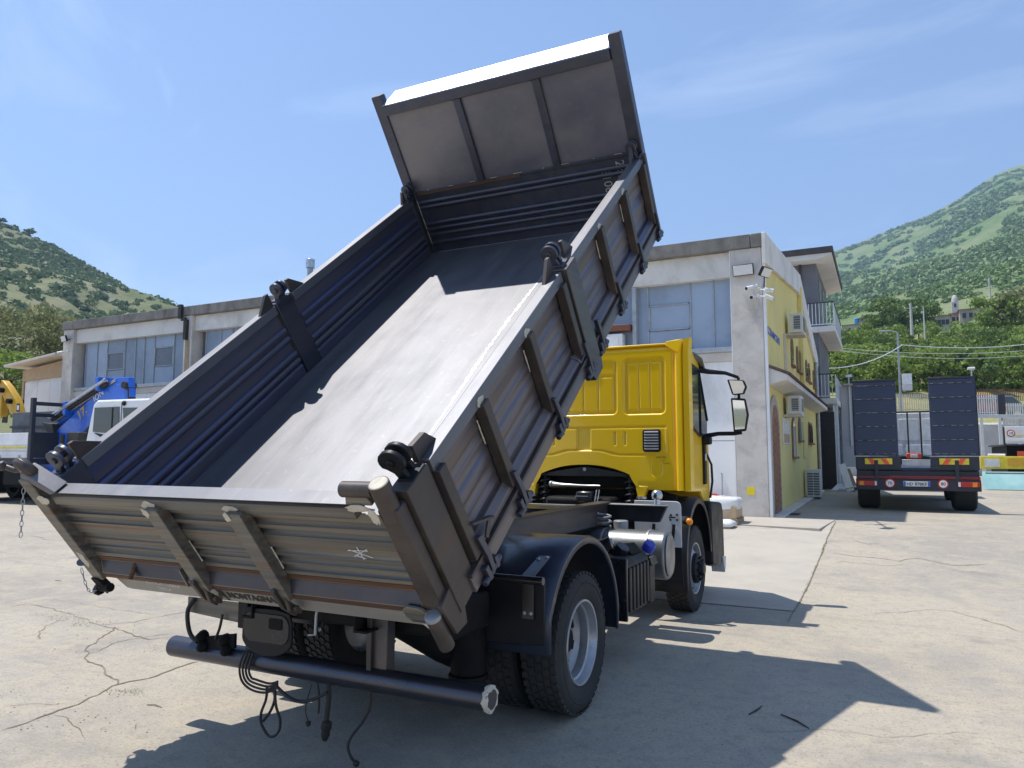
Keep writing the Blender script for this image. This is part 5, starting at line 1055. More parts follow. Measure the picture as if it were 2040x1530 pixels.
# ---- crane truck parked along the workshop
KY = 7.2; kt = thing('crane_truck', 'white cab dropside truck with a folded blue loader crane', 'truck', (-16.5, KY+1.1, .2))
gk = .24
Yn, Yf = KY, KY+2.2
def pz(x, y, Y=KY): return on_y(x, y, Y)
bxr = pz(56, 860).x; zt_ = pz(56, 862).z; zb_ = pz(56, 912).z
ds = MB().box(bxr-4.6, bxr, Yn, Yn+.05, zb_, zt_).build('dropside', 'white_paint', kt, .008)
for zz in (.25, .5): MB().box(bxr-4.6, bxr-.03, Yn-.012, Yn-.001, zb_+zz*(zt_-zb_), zb_+zz*(zt_-zb_)+.02).build('board_seam', 'cab_grey', ds)
zy = pz(20, 892).z; MB().box(bxr-4.6, bxr-.05, Yn-.02, Yn-.002, zy-.02, zy+.03).build('yellow_strip', 'hazard_yellow', ds)
for k in range(5): MB().box(bxr-.35-k*.9, bxr-.29-k*.9, Yn-.03, Yn-.002, zb_-.04, zb_+.07).build('latch', 'galv', ds)
MB().box(bxr-4.6, bxr+.1, Yn+.06, Yf, zb_-.18, zb_-.02).build('bed', 'slate_dark', kt, .01)
MB().box(bxr-4.6, bxr, Yf-.05, Yf, zb_, zt_+.75).build('far_side', 'tank_grey', kt, .01); MB().box(bxr-4.6, bxr, Yf-.12, Yf-.051, zt_+.25, zt_+.32).build('far_rail', 'slate_dark', kt)
MB().box(bxr+.02, bxr+.12, Yn+.05, Yf, zb_-.0, zt_+.02).build('headboard', 'slate_dark', kt, .01)
hf = MB().box(bxr+.02, bxr+.14, Yn+.0, Yn+.10, zb_-.3, pz(67, 792).z).build('rack_post', 'slate_dark', kt, .008)
MB().box(bxr+.03, bxr+.13, Yf-.1, Yf, zb_-.3, pz(67, 792).z).build('rack_post', 'slate_dark', hf, .008)
for yy in (803, 826): z = pz(67, yy).z; MB().box(bxr+.04, bxr+.12, Yn+.1, Yf-.1, z-.05, z+.05).build('rack_bar', 'slate_dark', hf, .006)
for x in (bxr-2.6, bxr-3.6, -12.9): simple_wheel(kt, (x, Yn+.25, gk+.46), (0, -1, 0), .46, .45, 'tank_grey'); simple_wheel(kt, (x, Yf-.25, gk+.46), (0, 1, 0), .46, .45, 'tank_grey')
MB().box(bxr-4.5, -12.0, Yn+.6, Yf-.6, gk+.45, zb_-.19).build('chassis', 'under_black', kt)
MB().box(bxr-1.2, bxr-.35, Yn+.1, Yn+.6, gk+.55, zb_-.25).build('tool_box', 'under_black', kt, .03); MB().cyl((bxr-.15, Yn+.35, gk+.55), (bxr+.75, Yn+.35, gk+.55), .26, n=20).build('fuel_tank', 'tank_grey', kt, .02)
cl = pz(163, 895).x; ct = pz(185, 797); cr_ = -12.0
cabk = MB().prism([(cl+.05, gk+.55), (cl+.02, pz(163, 890).z), (cl+.28, ct.z-.1), (cl+.42, ct.z), (cr_-.55, ct.z-.02), (cr_-.1, 2.1), (cr_, 1.6), (cr_, gk+.5)], 'y', Yn+.05, Yf-.05).build('cab', 'white_paint', kt, .05, seg=3)
w0 = pz(186, 812); w1 = pz(233, 865)
wk = MB().prism([(w0.x, w0.z), (w1.x-.02, w0.z-.0), (w1.x+.02, w1.z), (pz(182, 860).x, pz(182, 860).z)], 'y', Yn+.03, Yn+.049).build('side_window', 'glass_dark', cabk, .004)
MB().box(pz(221, 840).x-.02, pz(221, 840).x+.02, Yn+.02, Yn+.029, w1.z, w0.z-.02).build('window_bar', 'black_plastic', wk)
MB().prism([(pz(184, 862).x, pz(184, 862).z), (pz(235, 872).x, pz(235, 872).z), (pz(212, 880).x, pz(212, 880).z)], 'y', Yn+.035, Yn+.049).build('black_trim', 'black_plastic', cabk)
MB().prism([(pz(242, 812).x, pz(242, 812).z), (cr_-.6, pz(242, 812).z-.02), (cr_-.25, 2.15), (pz(244, 850).x, pz(244, 850).z)], 'y', Yn+.03, Yn+.049).build('front_window', 'glass_dark', cabk, .004)
MB().box(pz(238, 830).x-.01, pz(238, 830).x+.01, Yn+.04, Yn+.049, gk+.9, ct.z-.1).build('door_gap', 'tank_grey', cabk)
q = pz(245, 803); MB().lathe([(.07, 0), (.05, .03), (.001, .04)], (q.x, Yn+.03, q.z), (0, -1, 0), 14).build('marker_lamp', 'black_plastic', cabk)
# crane: pedestal, main boom, folded jib with rams
CY = Yn+.85
def cp_(x, y, Y=CY): return on_y(x, y, Y)
cr1 = MB().prism([(p.x, p.z) for p in (cp_(95, 905), cp_(108, 868), cp_(215, 768), cp_(247, 765), cp_(262, 778), cp_(262, 800), cp_(232, 800), cp_(135, 900), cp_(125, 940))], 'y', CY-.10, CY+.10).build('crane_boom', 'crane_blue', kt, .02)
MB().prism([(p.x, p.z) for p in (cp_(84, 925), cp_(100, 895), cp_(150, 905), cp_(150, 990), cp_(88, 990))], 'y', CY-.3, CY+.3).build('crane_base', 'crane_blue', kt, .02)
MB().prism([(p.x, p.z) for p in (cp_(230, 752), cp_(262, 752), cp_(265, 790), cp_(250, 800), cp_(238, 770))], 'y', CY-.09, CY+.09).build('crane_knuckle', 'crane_blue', cr1, .015)
q = cp_(257, 768); MB().cyl((q.x, CY-.17, q.z), (q.x, CY+.17, q.z), .09, n=14).build('knuckle_pin', 'ink', cr1); q = cp_(258, 795); MB().beam((q.x, CY, q.z+.3), (q.x+.05, CY, q.z-.6), .18, .2).build('link_arm', 'ink', cr1)
for i, (a, b_, r_, m_) in enumerate((((98, 832), (210, 757), .055, 'bright_steel'), ((104, 836), (214, 764), .06, 'ink'), ((112, 838), (232, 757), .05, 'bright_steel'), ((118, 843), (220, 774), .07, 'crane_blue'), ((122, 848), (225, 780), .05, 'ink'))):
    A_ = cp_(*a, CY-.24+.09*i); B_ = cp_(*b_, CY-.24+.09*i); MB().cyl(A_, B_, r_, n=10).build('jib_section', m_, cr1, .006)
q = cp_(110, 838); MB().prism([(q.x-.3, q.z-.05), (q.x+.2, q.z-.1), (q.x+.35, q.z-.5), (q.x+.15, q.z-.5), (q.x-.25, q.z-.1)], 'y', CY-.2, CY+.14).build('jib_end', 'ink', cr1, .01)
for pxl in ((212, 757), (147, 805)): q = cp_(*pxl); MB().prism([(q.x-.07, q.z-.30), (q.x+.05, q.z-.32), (q.x+.06, q.z+.06), (q.x-.08, q.z+.05)], 'y', CY-.27, CY+.16).build('clamp', 'crane_blue', cr1, .02)
A_ = cp_(140, 895); B_ = cp_(205, 835); MB().cyl(A_, B_, .11, n=14).build('lift_ram', 'ink', cr1, .01)
q = cp_(150, 880, Yn+.3); MB().prism(rrect(q.x-.3, q.x+.2, q.z-.2, q.z+.25, .06), 'y', Yn+.25, Yn+.5).build('valve_block', 'ink', kt, .02)
mb = MB(); q0 = cp_(190, 815, CY-.105); q1 = cp_(203, 803, CY-.105); dx_ = (cp_(205, 778, CY-.105)-cp_(160, 820, CY-.105)).normalized()
uz = V((-dx_.z, 0, dx_.x)); o_ = cp_(157, 837, CY-.108)
text_mb(mb, '17.', .34, .002, lambda x, y, z: o_+dx_*x+uz*y+V((0, -z, 0)), .008); mb.build('crane_number', 'digger_yellow', cr1)
mb = MB(); o_ = cp_(188, 802, CY-.108); text_mb(mb, 'ION', .24, .002, lambda x, y, z: o_+dx_*x+uz*y+V((0, -z, 0)), .004); mb.build('crane_name', 'plate_white', cr1)
q = cp_(124, 885, Yn+.2); MB().cyl((q.x, Yn+.2, q.z-.2), (q.x, Yn+.2, q.z+.25), .05, n=10).build('control_lever', 'ink', kt); q = cp_(122, 892, Yn+.15); MB().box(q.x-.05, q.x+.05, Yn+.13, Yn+.17, q.z-.15, q.z+.1).build('lever_tag', 'hazard_yellow', kt)
# ---- excavator arm behind the crane truck
EY = 10.3
def ep(x, y): p = on_y(x, y, EY); return (p.x, p.z)
ex = thing('excavator', 'yellow excavator arm rising behind the dropside truck', 'excavator', (ep(10, 820)[0], EY, .28))
bo = MB().prism([ep(-30, 760), ep(0, 758), ep(12, 758), ep(22, 770), ep(38, 795), ep(46, 826), ep(28, 826), ep(12, 790), ep(8, 830), ep(-12, 830), ep(-12, 790)], 'y', EY-.12, EY+.12).build('boom', 'digger_yellow', ex, .03)
for p_ in ((14, 778), (30, 800), (6, 760)): q = on_y(*p_, EY); MB().cyl((q.x, EY-.26, q.z), (q.x, EY+.26, q.z), .09, n=12).build('pin', 'under_black', bo)
q = on_y(36, 812, EY-.21); MB().box(q.x-.09, q.x+.09, EY-.21, EY-.203, q.z-.14, q.z+.14).build('decal', 'ink', bo); MB().box(q.x-.06, q.x+.06, EY-.215, EY-.211, q.z-.08, q.z+.08).build('decal_face', 'plate_white', bo)
A_ = on_y(18, 775, EY); B_ = on_y(36, 825, EY); MB().cyl(A_, B_, .07, n=10).build('ram', 'bright_steel', bo)
x0 = ep(10, 830)[0]; MB().box(x0-3.2, x0-.5, EY-.8, EY+.8, 1.2, 2.3).build('house', 'digger_yellow', ex, .06); MB().box(x0-2.4, x0+.3, EY-1.0, EY-.6, .28, 1.1).build('track', 'rubber', ex, .2); MB().box(x0-2.4, x0+.3, EY+.6, EY+1.0, .28, 1.1).build('track', 'rubber', ex, .2); MB().box(x0-1.6, x0-.4, EY-.6, EY+.6, .6, 1.2).build('turntable', 'under_black', ex)

# ================================================================ BANK, WALL, FENCES, ROAD
pm('wall_light', (.52, .51, .48), (.45, .44, .42), .6, .9, 0, .2, dirt=(.38, .37, .34), dirt_s=.5)
pm('dry_grass', (.34, .29, .12), (.16, .20, .06), .9, .95, 0, .4, dirt=(.10, .15, .035), dirt_s=.35)
pm('asphalt', (.09, .09, .09), (.07, .07, .072), 4, .9, 0, .3)
def lineP(x0, y0, d0, x1, y1, d1, k): return at_d(x0+(x1-x0)*k, y0+(y1-y0)*k, d0+(d1-d0)*k)
# bank that climbs behind the fence: rows at set distances, with the pixel height of each row
rows = ((45, 842), (52, 836), (58, 826), (64, 806), (68, 784), (76, 772), (88, 748), (105, 718), (130, 685), (165, 662))
mb = MB(); cols = list(range(1560, 2700, 30)); vs_ = []
for d, yy in rows:
    for x in cols: p = at_d(x, yy, d); p.z += .25*math.sin(x*.03+d)+random.uniform(-.1, .1) if d > 60 else 0; vs_.append(p)
n = len(cols); mb.add(vs_, [(j*n+i, j*n+i+1, (j+1)*n+i+1, (j+1)*n+i) for j in range(len(rows)-1) for i in range(n-1)])
mb.build('embankment', 'dry_grass', kind='structure')
A_ = at_d(1600, 850, 45); B_ = at_d(2500, 850, 45); zt_ = at_d(1950, 846, 45).z
rw = MB().beam((A_.x, A_.y, zt_/2), (B_.x, B_.y, zt_/2), .4, zt_).build('retaining_wall', 'wall_light', None); tag(rw, 'pale concrete retaining wall below the upper road', 'wall')
def picket_fence(x0, x1, yt, yb, d, step, label, mat, name='palisade_fence', tip=True, wd=.07, cols_=None):
    f = thing(name, label, 'fence', at_d((x0+x1)/2, yb, d)); n = int((x1-x0)/step); pk = None
    for k in range(n+1):
        x = x0+(x1-x0)*k/n; a = at_d(x, yb, d); b_ = at_d(x, yt, d)
        me_key = name
        o = MB().prism([(a.x-wd/2, a.z), (a.x+wd/2, a.z), (a.x+wd/2, b_.z-.08), (a.x, b_.z if tip else b_.z-.08), (a.x-wd/2, b_.z-.08)], 'y', a.y-.015, a.y+.015).build('picket', mat, f)
    for yy in (yt+(yb-yt)*.18, yt+(yb-yt)*.85):
        a = at_d(x0, yy, d); b_ = at_d(x1, yy, d); MB().beam((a.x, a.y+.04, a.z), (b_.x, b_.y+.04, a.z), .04, .06).build('rail', mat, f)
    return f
pm('fence_pale', (.62, .63, .62), (.55, .56, .55), 5, .6); pm('fence_beige', (.58, .52, .40), (.50, .45, .34), 5, .7); pm('fence_rust', (.24, .09, .06), (.17, .07, .05), 5, .8)
picket_fence(1944, 1994, 786, 828, 44.6, 4.4, 'white palisade fence section in front of the red car', 'fence_pale')
picket_fence(1998, 2120, 802, 836, 44.6, 4.4, 'lower white palisade fence beyond the dark gate post', 'fence_pale')
picket_fence(1690, 1862, 783, 822, 46, 4.4, 'beige palisade fence seen between the two loading ramps', 'fence_beige')
picket_fence(1940, 2160, 773, 808, 66, 3.6, 'rusty brown bar fence below the trees', 'fence_rust', 'bar_fence', False, .06)
a = at_d(1997, 838, 44.5); b_ = at_d(1997, 785, 44.5); o = MB().box(a.x-.18, a.x+.18, a.y-.15, a.y+.15, a.z, b_.z).build('gate_post', 'slate_dark', None, .02); tag(o, 'dark square gate post between the white palisade fences', 'post')
gt = thing('sliding_gate', 'grey white steel gate frame standing behind the dropside truck', 'gate', at_d(1990, 930, 37))
def pole(x, y0, y1, d, wd, par, nm='gate_upright', mat='fence_pale'):
    a = at_d(x, y0, d); b_ = at_d(x, y1, d); return MB().box(a.x-wd/2, a.x+wd/2, a.y-wd/2, a.y+wd/2, min(a.z, b_.z), max(a.z, b_.z)).build(nm, mat, par, .005)
for x in (1961, 1998, 2036, 2075): pole(x, 940, 828, 37, .14, gt)
a = at_d(1944, 829, 37); b_ = at_d(2090, 829, 37); MB().beam((a.x, a.y, a.z), (b_.x, b_.y, a.z), .12, .16).build('top_rail', 'fence_pale', gt, .005)
for k in range(26):
    x = 2000+k*2.9
    pole(x, 860, 832, 37.1, .05, gt, 'gate_bar')
def car(px_, py_, d, label, mat, ln=4.0, ang=0.):
    p = at_d(px_, py_, d); c = thing('parked_car', label, 'car', p, 'cars parked on the upper road'); T = MX.Translation(p) @ MX.Rotation(ang, 4, 'Z')
    bd = MB(T).prism([(-ln/2, .25), (ln/2, .25), (ln/2, .68), (ln*.28, .80), (ln*.10, 1.42), (-ln*.36, 1.45), (-ln*.48, .85), (-ln/2, .78)], 'y', -.82, .82).build('body', mat, c, .08, seg=3)
    for s in (-1, 1):
        MB(T).prism([(ln*.22, .84), (ln*.07, 1.34), (-ln*.33, 1.36), (-ln*.42, .86)], 'y', s*.825, s*.832).build('side_window', 'glass_dark', bd)
        for x in (-ln*.31, ln*.31): simple_wheel(c, T @ V((x, s*.74, .3)), T.to_3x3() @ V((0, s, 0)), .3, .2)
    MB(T).prism([(-.68, .88), (.68, .88), (.60, 1.34), (-.60, 1.34)], 'x', -ln*.45, -ln*.455).build('rear_window', 'glass_dark', bd)
car(1946, 826, 55, 'red car parked behind the white palisade fence', 'car_red', 3.8, .5)
car(1996, 827, 56, 'dark grey car parked further along behind the fence', 'car_grey', 4.0, .5)
o = thing('stone_gate_pillar', 'pale stone gate pillar beside the left loading ramp', 'pillar', at_d(1694, 900, 30)); pole(1694, 930, 768, 30, .45, o, 'shaft', 'wall_light'); pole(1694, 768, 765, 30, .52, o, 'cap', 'wall_light')
# ---- poles, wires, box sign
def upole(x, y0, y1, d, r, label, mat, arm=None, lamp=None):
    a = at_d(x, y0, d); b_ = at_d(x, y1, d); b_.x, b_.y = a.x, a.y
    o = thing('utility_pole', label, 'pole', a); MB().cyl(a, b_, r, r*.65, 12).build('shaft', mat, o)
    if arm:
        for dz in arm: MB().box(a.x-.9, a.x+.9, a.y-.06, a.y+.06, b_.z-dz-.06, b_.z-dz+.06).build('crossarm', mat, o); [MB().lathe([(.05, 0), (.08, .08), (.03, .16)], (a.x+s*.75, a.y, b_.z-dz+.06), (0, 0, 1), 8).build('insulator', 'plate_white', o) for s in (-1, 1)]
    if lamp: MB().tube([b_, b_+V((-.3, 0, .12)), b_+V((-.9, 0, .15))], [r*.5, r*.4, r*.9], 8).build('lamp_arm', mat, o)
    return o, b_
upole(1796, 830, 660, 40, .07, 'slim galvanised lamp pole with a wire anchor behind the ramp truck', 'galv', lamp=True)
upole(1817, 668, 603, 105, .22, 'thick concrete power pole with insulator crossarm on the slope', 'wall_light', (.7,))
upole(1843, 680, 611, 100, .10, 'thin pale metal pole on the slope beside concrete pole', 'fence_pale')
upole(1974, 615, 552, 150, .22, 'tall far pole with crossarms against the wooded hill', 'wall_light', (.4, 2.2))
pb = at_d(1796, 760, 40.0); bxs = thing('box_sign', 'grey white box sign fixed to the lamp pole', 'sign', pb); p0 = at_d(1798, 778, 39.8); p1 = at_d(1816, 745, 39.8)
MB().box(p0.x, p1.x, p0.y-.1, p0.y+.12, p0.z+.35*(p1.z-p0.z), p1.z).build('panel', 'plate_white', bxs, .01); MB().box(p0.x, p1.x, p0.y-.1, p0.y+.12, p0.z, p0.z+.34*(p1.z-p0.z)).build('lower_panel', 'cab_grey', bxs, .01)
def wire(pts, d, label, r=.02):
    A_ = at_d(*pts[0], d[0]); B_ = at_d(*pts[1], d[1]); q = [A_.lerp(B_, k/16)+V((0, 0, -pts[2]*4*(k/16)*(1-k/16))) for k in range(17)]
    o = MB().tube(q, r, 6).build('overhead_wire', 'plate_white', None); tag(o, label, 'wire')
wire([(1600, 730), (1796, 688), .5], (33, 40), 'thick pale overhead wire running from lamp pole towards the grey house', .022)
wire([(1796, 687), (2120, 674), .35], (40, 46), 'thick pale overhead wire running from lamp pole away over the trees', .022)
wire([(1640, 690), (2140, 688), .5], (44, 50), 'thin overhead wire crossing behind the lamp pole, upper one', .012)
wire([(1640, 694), (2140, 697), .6], (44, 50), 'thin overhead wire crossing behind the lamp pole, lower one', .012)
for px_, py_, lb in ((1692, 750, 'small white camera on a thin stalk above the left ramp'), (1937, 735, 'small white camera on a thin stalk above the right ramp')):
    a = at_d(px_, py_+40, 30); b_ = at_d(px_, py_, 30); b_.x, b_.y = a.x, a.y; o = thing('camera_mast', lb, 'camera', a); MB().cyl(a-V((0, 0, 2.0)), b_, .03, n=8).build('mast', 'fence_pale', o); MB().cyl(b_+V((-.12, -.05, .02)), b_+V((.12, .05, .04)), .06, n=10).build('camera_body', 'plate_white', o)


# ================================================================ HILLS AND VEGETATION
def leafmat(name, c1, c2, c3, tr=.25):
    m, t, b = nodes(name); g = t.nodes.new('ShaderNodeNewGeometry')
    v = vec(t); n = noise(t, v, .35, 3); r = g.outputs['Random Per Island']
    col = mix(t, r, c1, c2); col = mix(t, mr(t, n, .4, .65), col, c3)
    t.links.new(col, b.inputs['Base Color']); b.inputs['Roughness'].default_value = .6; b.inputs['Specular IOR Level'].default_value = .3
    tl = t.nodes.new('ShaderNodeBsdfTranslucent'); t.links.new(col, tl.inputs['Color']); ms = t.nodes.new('ShaderNodeMixShader'); ms.inputs[0].default_value = tr
    o = t.nodes['Material Output']; t.links.new(b.outputs[0], ms.inputs[1]); t.links.new(tl.outputs[0], ms.inputs[2]); t.links.new(ms.outputs[0], o.inputs['Surface'])
leafmat('leaf_green', (.15, .235, .04), (.27, .35, .08), (.20, .28, .06), .4)
leafmat('leaf_deep', (.09, .16, .035), (.15, .22, .055), (.12, .18, .05), .3)
leafmat('leaf_olive', (.20, .22, .09), (.30, .30, .15), (.18, .20, .08), .35)
leafmat('leaf_hill', (.10, .155, .06), (.18, .235, .10), (.15, .20, .085), .25)
leafmat('leaf_far', (.14, .225, .075), (.22, .30, .105), (.18, .255, .09), .25)
pm('bark', (.11, .085, .06), (.075, .06, .045), 9, .9, 0, .5)
def hillmat(name, g1, g2, tan, rock, s):
    m, t, b = nodes(name); v = vec(t); n = noise(t, v, s, 7, .6, .4); n2 = noise(t, v, s*3.5, 7, .68); n3 = noise(t, v, s*1.7, 6, .7, .8)
    col = mix(t, mr(t, n, .38, .62), g1, g2); col = mix(t, mr(t, n2, .46, .66, 0, .85), col, tan); col = mix(t, mr(t, n3, .60, .70, 0, .8), col, rock)
    t.links.new(col, b.inputs['Base Color']); b.inputs['Roughness'].default_value = .95; b.inputs['Specular IOR Level'].default_value = .1
    bump(t, b, n2, .6, 3)
hillmat('hill_near', (.13, .155, .07), (.19, .195, .10), (.26, .235, .155), (.25, .245, .23), .016)
hillmat('hill_far', (.10, .165, .06), (.165, .215, .09), (.22, .235, .13), (.27, .26, .23), .009)
def interp(x, pts):
    for (x0, y0), (x1, y1) in zip(pts, pts[1:]):
        if x0 <= x <= x1: return y0+(y1-y0)*(x-x0)/(x1-x0)
    return pts[0][1] if x < pts[0][0] else pts[-1][1]
from mathutils import noise as mnoise
def hill(name, sil, x0, x1, dx, d0, d1fn, zb, shape, rough, mat, nr=46):
    cols = np.arange(x0, x1+.1, dx); g = []
    for x in cols:
        y = interp(x, sil); r = ray(float(x), y); h = math.hypot(r.x, r.y); ux, uy = r.x/h, r.y/h; d1 = d1fn(x); zr = CAM.z+d1*r.z/h; colp = []
        for k in range(nr+8):
            t_ = k/(nr-1)
            d = d0+(d1-d0)*t_; z = zb+(zr-zb)*(shape(t_) if t_ <= 1 else 1-(t_-1)*1.6)
            px_, py_ = CAM.x+ux*d, CAM.y+uy*d
            f = min(1, (t_/.45)**1.5)*(max(0, 1-t_) if t_ < 1 else 0)*4
            nz = mnoise.fractal(V((px_, py_, 0))*(.9/rough), 1.0, 2.0, 5)
            colp.append((px_, py_, z+nz*rough*.16*min(1, f)+(nz*rough*.018 if t_ >= .97 else 0)))
        g.append(colp)
    n = nr+8; mb = MB(); mb.add([p for c in g for p in c], [(i*n+k, (i+1)*n+k, (i+1)*n+k+1, i*n+k+1) for i in range(len(cols)-1) for k in range(n-1)])
    mb.build(name, mat, kind='structure', smooth=80); return cols, g, nr
SL = [(-700, 240), (-300, 340), (-100, 405), (0, 447), (30, 458), (60, 471), (120, 499), (200, 545), (270, 581), (330, 608), (420, 652), (520, 692), (650, 735), (900, 800), (1100, 850)]
SR = [(1000, 800), (1200, 700), (1400, 612), (1560, 541), (1640, 506), (1700, 486), (1760, 463), (1850, 427), (1900, 400), (1930, 381), (1960, 360), (2000, 337), (2040, 325), (2120, 300), (2300, 262), (2700, 240)]
hl = hill('left_hill', SL, -700, 1000, 20, 110, lambda x: 430-.12*x, 0, lambda t_: t_**1.05, 60, 'hill_near')
hr = hill('right_hill', SR, 1150, 2700, 20, 140, lambda x: 1500, 20, lambda t_: t_**1.3, 200, 'hill_far')
# ================================================================ VILLAGE
pm('stone_house', (.50, .42, .33), (.40, .33, .26), .25, .9, 0, .3, dirt=(.30, .22, .16), dirt_s=.3); pm('roof_red', (.42, .17, .10), (.32, .13, .08), .5, .9); pm('roof_grey', (.34, .33, .32), None, .5, .9); pm('tarp_blue', (.05, .30, .60), None, 1, .5)
HOUSES = []
def on_hill(x, y):
    cols, g, nr = hr; i = (x-cols[0])/(cols[1]-cols[0]); i0 = int(i); f = i-i0; prev = None
    for k in range(nr):
        p = V([g[i0][k][c]*(1-f)+g[i0+1][k][c]*f for c in range(3)]); v = p-CAM; yp = 765-FPX*v.dot(UP)/v.dot(FW)
        if yp <= y and prev is not None: s_ = (prev[1]-y)/(prev[1]-yp+1e-6); return prev[0].lerp(p, min(1, max(0, s_)))
        prev = (p, yp)
    return prev[0]
def vhouse(x0, x1, yt, yb, d, label, roof='roof_red', wall='stone_house', gable=.25, wins=3):
    d = (on_hill((x0+x1)/2, yb)-CAM).dot(FW); a = at_d(x0, yb, d); b_ = at_d(x1, yt, d); W = abs(b_.x-a.x); HOUSES.append(((a.x+b_.x)/2, a.y+4)); o = thing('village_house', label, 'house', a); z0, z1 = a.z-8, b_.z
    wl_ = MB().box(a.x, b_.x, a.y, a.y+9, z0, z1).build('wall', wall, o)
    rr = MB().prism([(a.x-.4, z1), (b_.x+.4, z1), ((a.x+b_.x)/2, z1+W*gable*.4)], 'y', a.y-.5, a.y+9.4).build('roof', roof, o)
    for k in range(wins):
        x = a.x+W*(k+.7)/(wins+.4); w_ = MB().box(x-.45, x+.45, a.y-.06, a.y-.01, z1-2.6, z1-1.1).build('window', 'ink', o); MB().box(x-.55, x+.55, a.y-.16, a.y-.061, z1-2.75, z1-2.61).build('sill', 'stone_house', w_)
vhouse(1845, 1866, 633, 655, 260, 'ruined stone house with open windows on the slope'); vhouse(1866, 1892, 630, 657, 262, 'taller stone house with pale gable on the slope'); vhouse(1893, 1915, 625, 640, 285, 'narrow stone house between ruin and long wall', gable=.2, wins=2)
vhouse(1912, 1966, 617, 630, 300, 'long low stone house below the bell tower', 'roof_red', gable=.06, wins=4); vhouse(1985, 2006, 620, 630, 300, 'small orange roofed house near the far pole', wins=1)
vhouse(1680, 1722, 648, 668, 180, 'house with low orange roof beside the grey house', gable=.05, wins=2); vhouse(1712, 1742, 634, 645, 210, 'house with grey flat roof above the orange roof', 'roof_grey', 'roof_grey', .03, 2)
dt = (on_hill(1706, 650)-CAM).dot(FW); a = at_d(1702, 648, dt); b_ = at_d(1710, 633, dt); o = MB().box(a.x, b_.x, a.y, a.y+2, a.z-1, b_.z).build('tarp_tank', 'tarp_blue', None, .3); tag(o, 'bright blue covered tank on the village roofs', 'tank')
dt = (on_hill(1903, 622)-CAM).dot(FW); a = at_d(1903, 620, dt); b_ = at_d(1903, 587, dt); HOUSES.append((a.x, a.y)); tw = thing('bell_tower', 'small pale stone bell tower with domed top on the hillside', 'tower', a); hh = b_.z-a.z
MB().box(a.x-.95, a.x+.95, a.y-.95, a.y+.95, a.z-8, a.z+hh*.55).build('shaft', 'wall_light', tw); MB().lathe([(1.0, 0), (.95, hh*.15), (.75, hh*.3), (.35, hh*.42), (.01, hh*.46)], (a.x, a.y, a.z+hh*.55), (0, 0, 1), 12).build('dome', 'wall_light', tw)
MB().box(a.x-.3, a.x+.3, a.y-.99, a.y-.955, a.z+hh*.22, a.z+hh*.45).build('belfry_opening', 'ink', tw)
def leaf_cloud(name, cen, rad, K, q, mat, parent=None, kind=None, flat=.75, seedv=1):
    """many small leaf-clump faces around each centre; cen (n,3), rad (n,)"""
    rs = np.random.RandomState(seedv); n = len(cen); cen = np.asarray(cen, float); rad = np.asarray(rad, float)
    d = rs.normal(size=(n, K, 3)); d /= np.linalg.norm(d, axis=2, keepdims=True); d[..., 2] = np.abs(d[..., 2])*1.0-.25
    rr = rad[:, None, None]*(rs.uniform(.55, 1.08, size=(n, K, 1))); c = cen[:, None, :]+d*rr*np.array([1, 1, flat])
    nrm = d+rs.normal(size=(n, K, 3))*.55; nrm /= np.linalg.norm(nrm, axis=2, keepdims=True)
    a = np.cross(nrm, rs.normal(size=(n, K, 3))); a /= np.linalg.norm(a, axis=2, keepdims=True)+1e-9; b_ = np.cross(nrm, a)
    s = (q*rad)[:, None, None]*rs.uniform(.6, 1.3, size=(n, K, 1)) if q < 1 else (q-1)*rs.uniform(.6, 1.3, size=(n, K, 1))
    vs_ = np.stack([c-a*s, c-b_*s*.6, c+a*s, c+b_*s*.6], axis=2).reshape(-1, 3)
    return quads(name, vs_, mat, parent, kind)
def quads(name, vs_, mat, parent=None, kind=None):
    o_ = (vs_.min(0)+vs_.max(0))/2; N = len(vs_)//4; me = bpy.data.meshes.new(name)
    me.vertices.add(len(vs_)); me.vertices.foreach_set('co', (vs_-o_).astype(np.float32).ravel()); me.loops.add(len(vs_)); me.loops.foreach_set('vertex_index', np.arange(len(vs_), dtype=np.int32))
    me.polygons.add(N); me.polygons.foreach_set('loop_start', np.arange(0, len(vs_), 4, dtype=np.int32)); me.update(calc_edges=True); me.materials.append(MAT[mat])
    return place(name, me, V(o_), parent, 0, kind)
def sample(h, xa, xb, ta, tb, n, dens, seedv):
    rs = random.Random(seedv); cols, g, nr = h; out = []
    for _ in range(n*6):
        x = rs.uniform(xa, xb); t_ = rs.uniform(ta, tb); i = (x-cols[0])/(cols[1]-cols[0]); i0 = int(i); k = t_*(nr-1); k0 = int(k)
        if i0 < 0 or i0 >= len(cols)-1: continue
        fi, fk = i-i0, k-k0; p = [(g[i0][k0][c]*(1-fi)+g[i0+1][k0][c]*fi)*(1-fk)+(g[i0][k0+1][c]*(1-fi)+g[i0+1][k0+1][c]*fi)*fk for c in range(3)]
        if rs.random() < dens(p, t_, x): out.append(p)
        if len(out) >= n: break
    return out
nz = lambda p, s: mnoise.fractal(V(p)*s, 1.0, 2.0, 4)
P = sample(hl, -60, 420, .25, .995, 3400, lambda p, t_, x: (1.0 if nz(p, .022) > .05+.25*max(0, t_-.4) else .07), 3)
rs = np.random.RandomState(4)
tag(leaf_cloud('left_hill_shrubs', P, rs.uniform(.9, 2.9, len(P)), 40, .34, 'leaf_hill', kind='stuff', seedv=5), 'dark green shrubs and small trees covering the left hillside', 'shrubs')
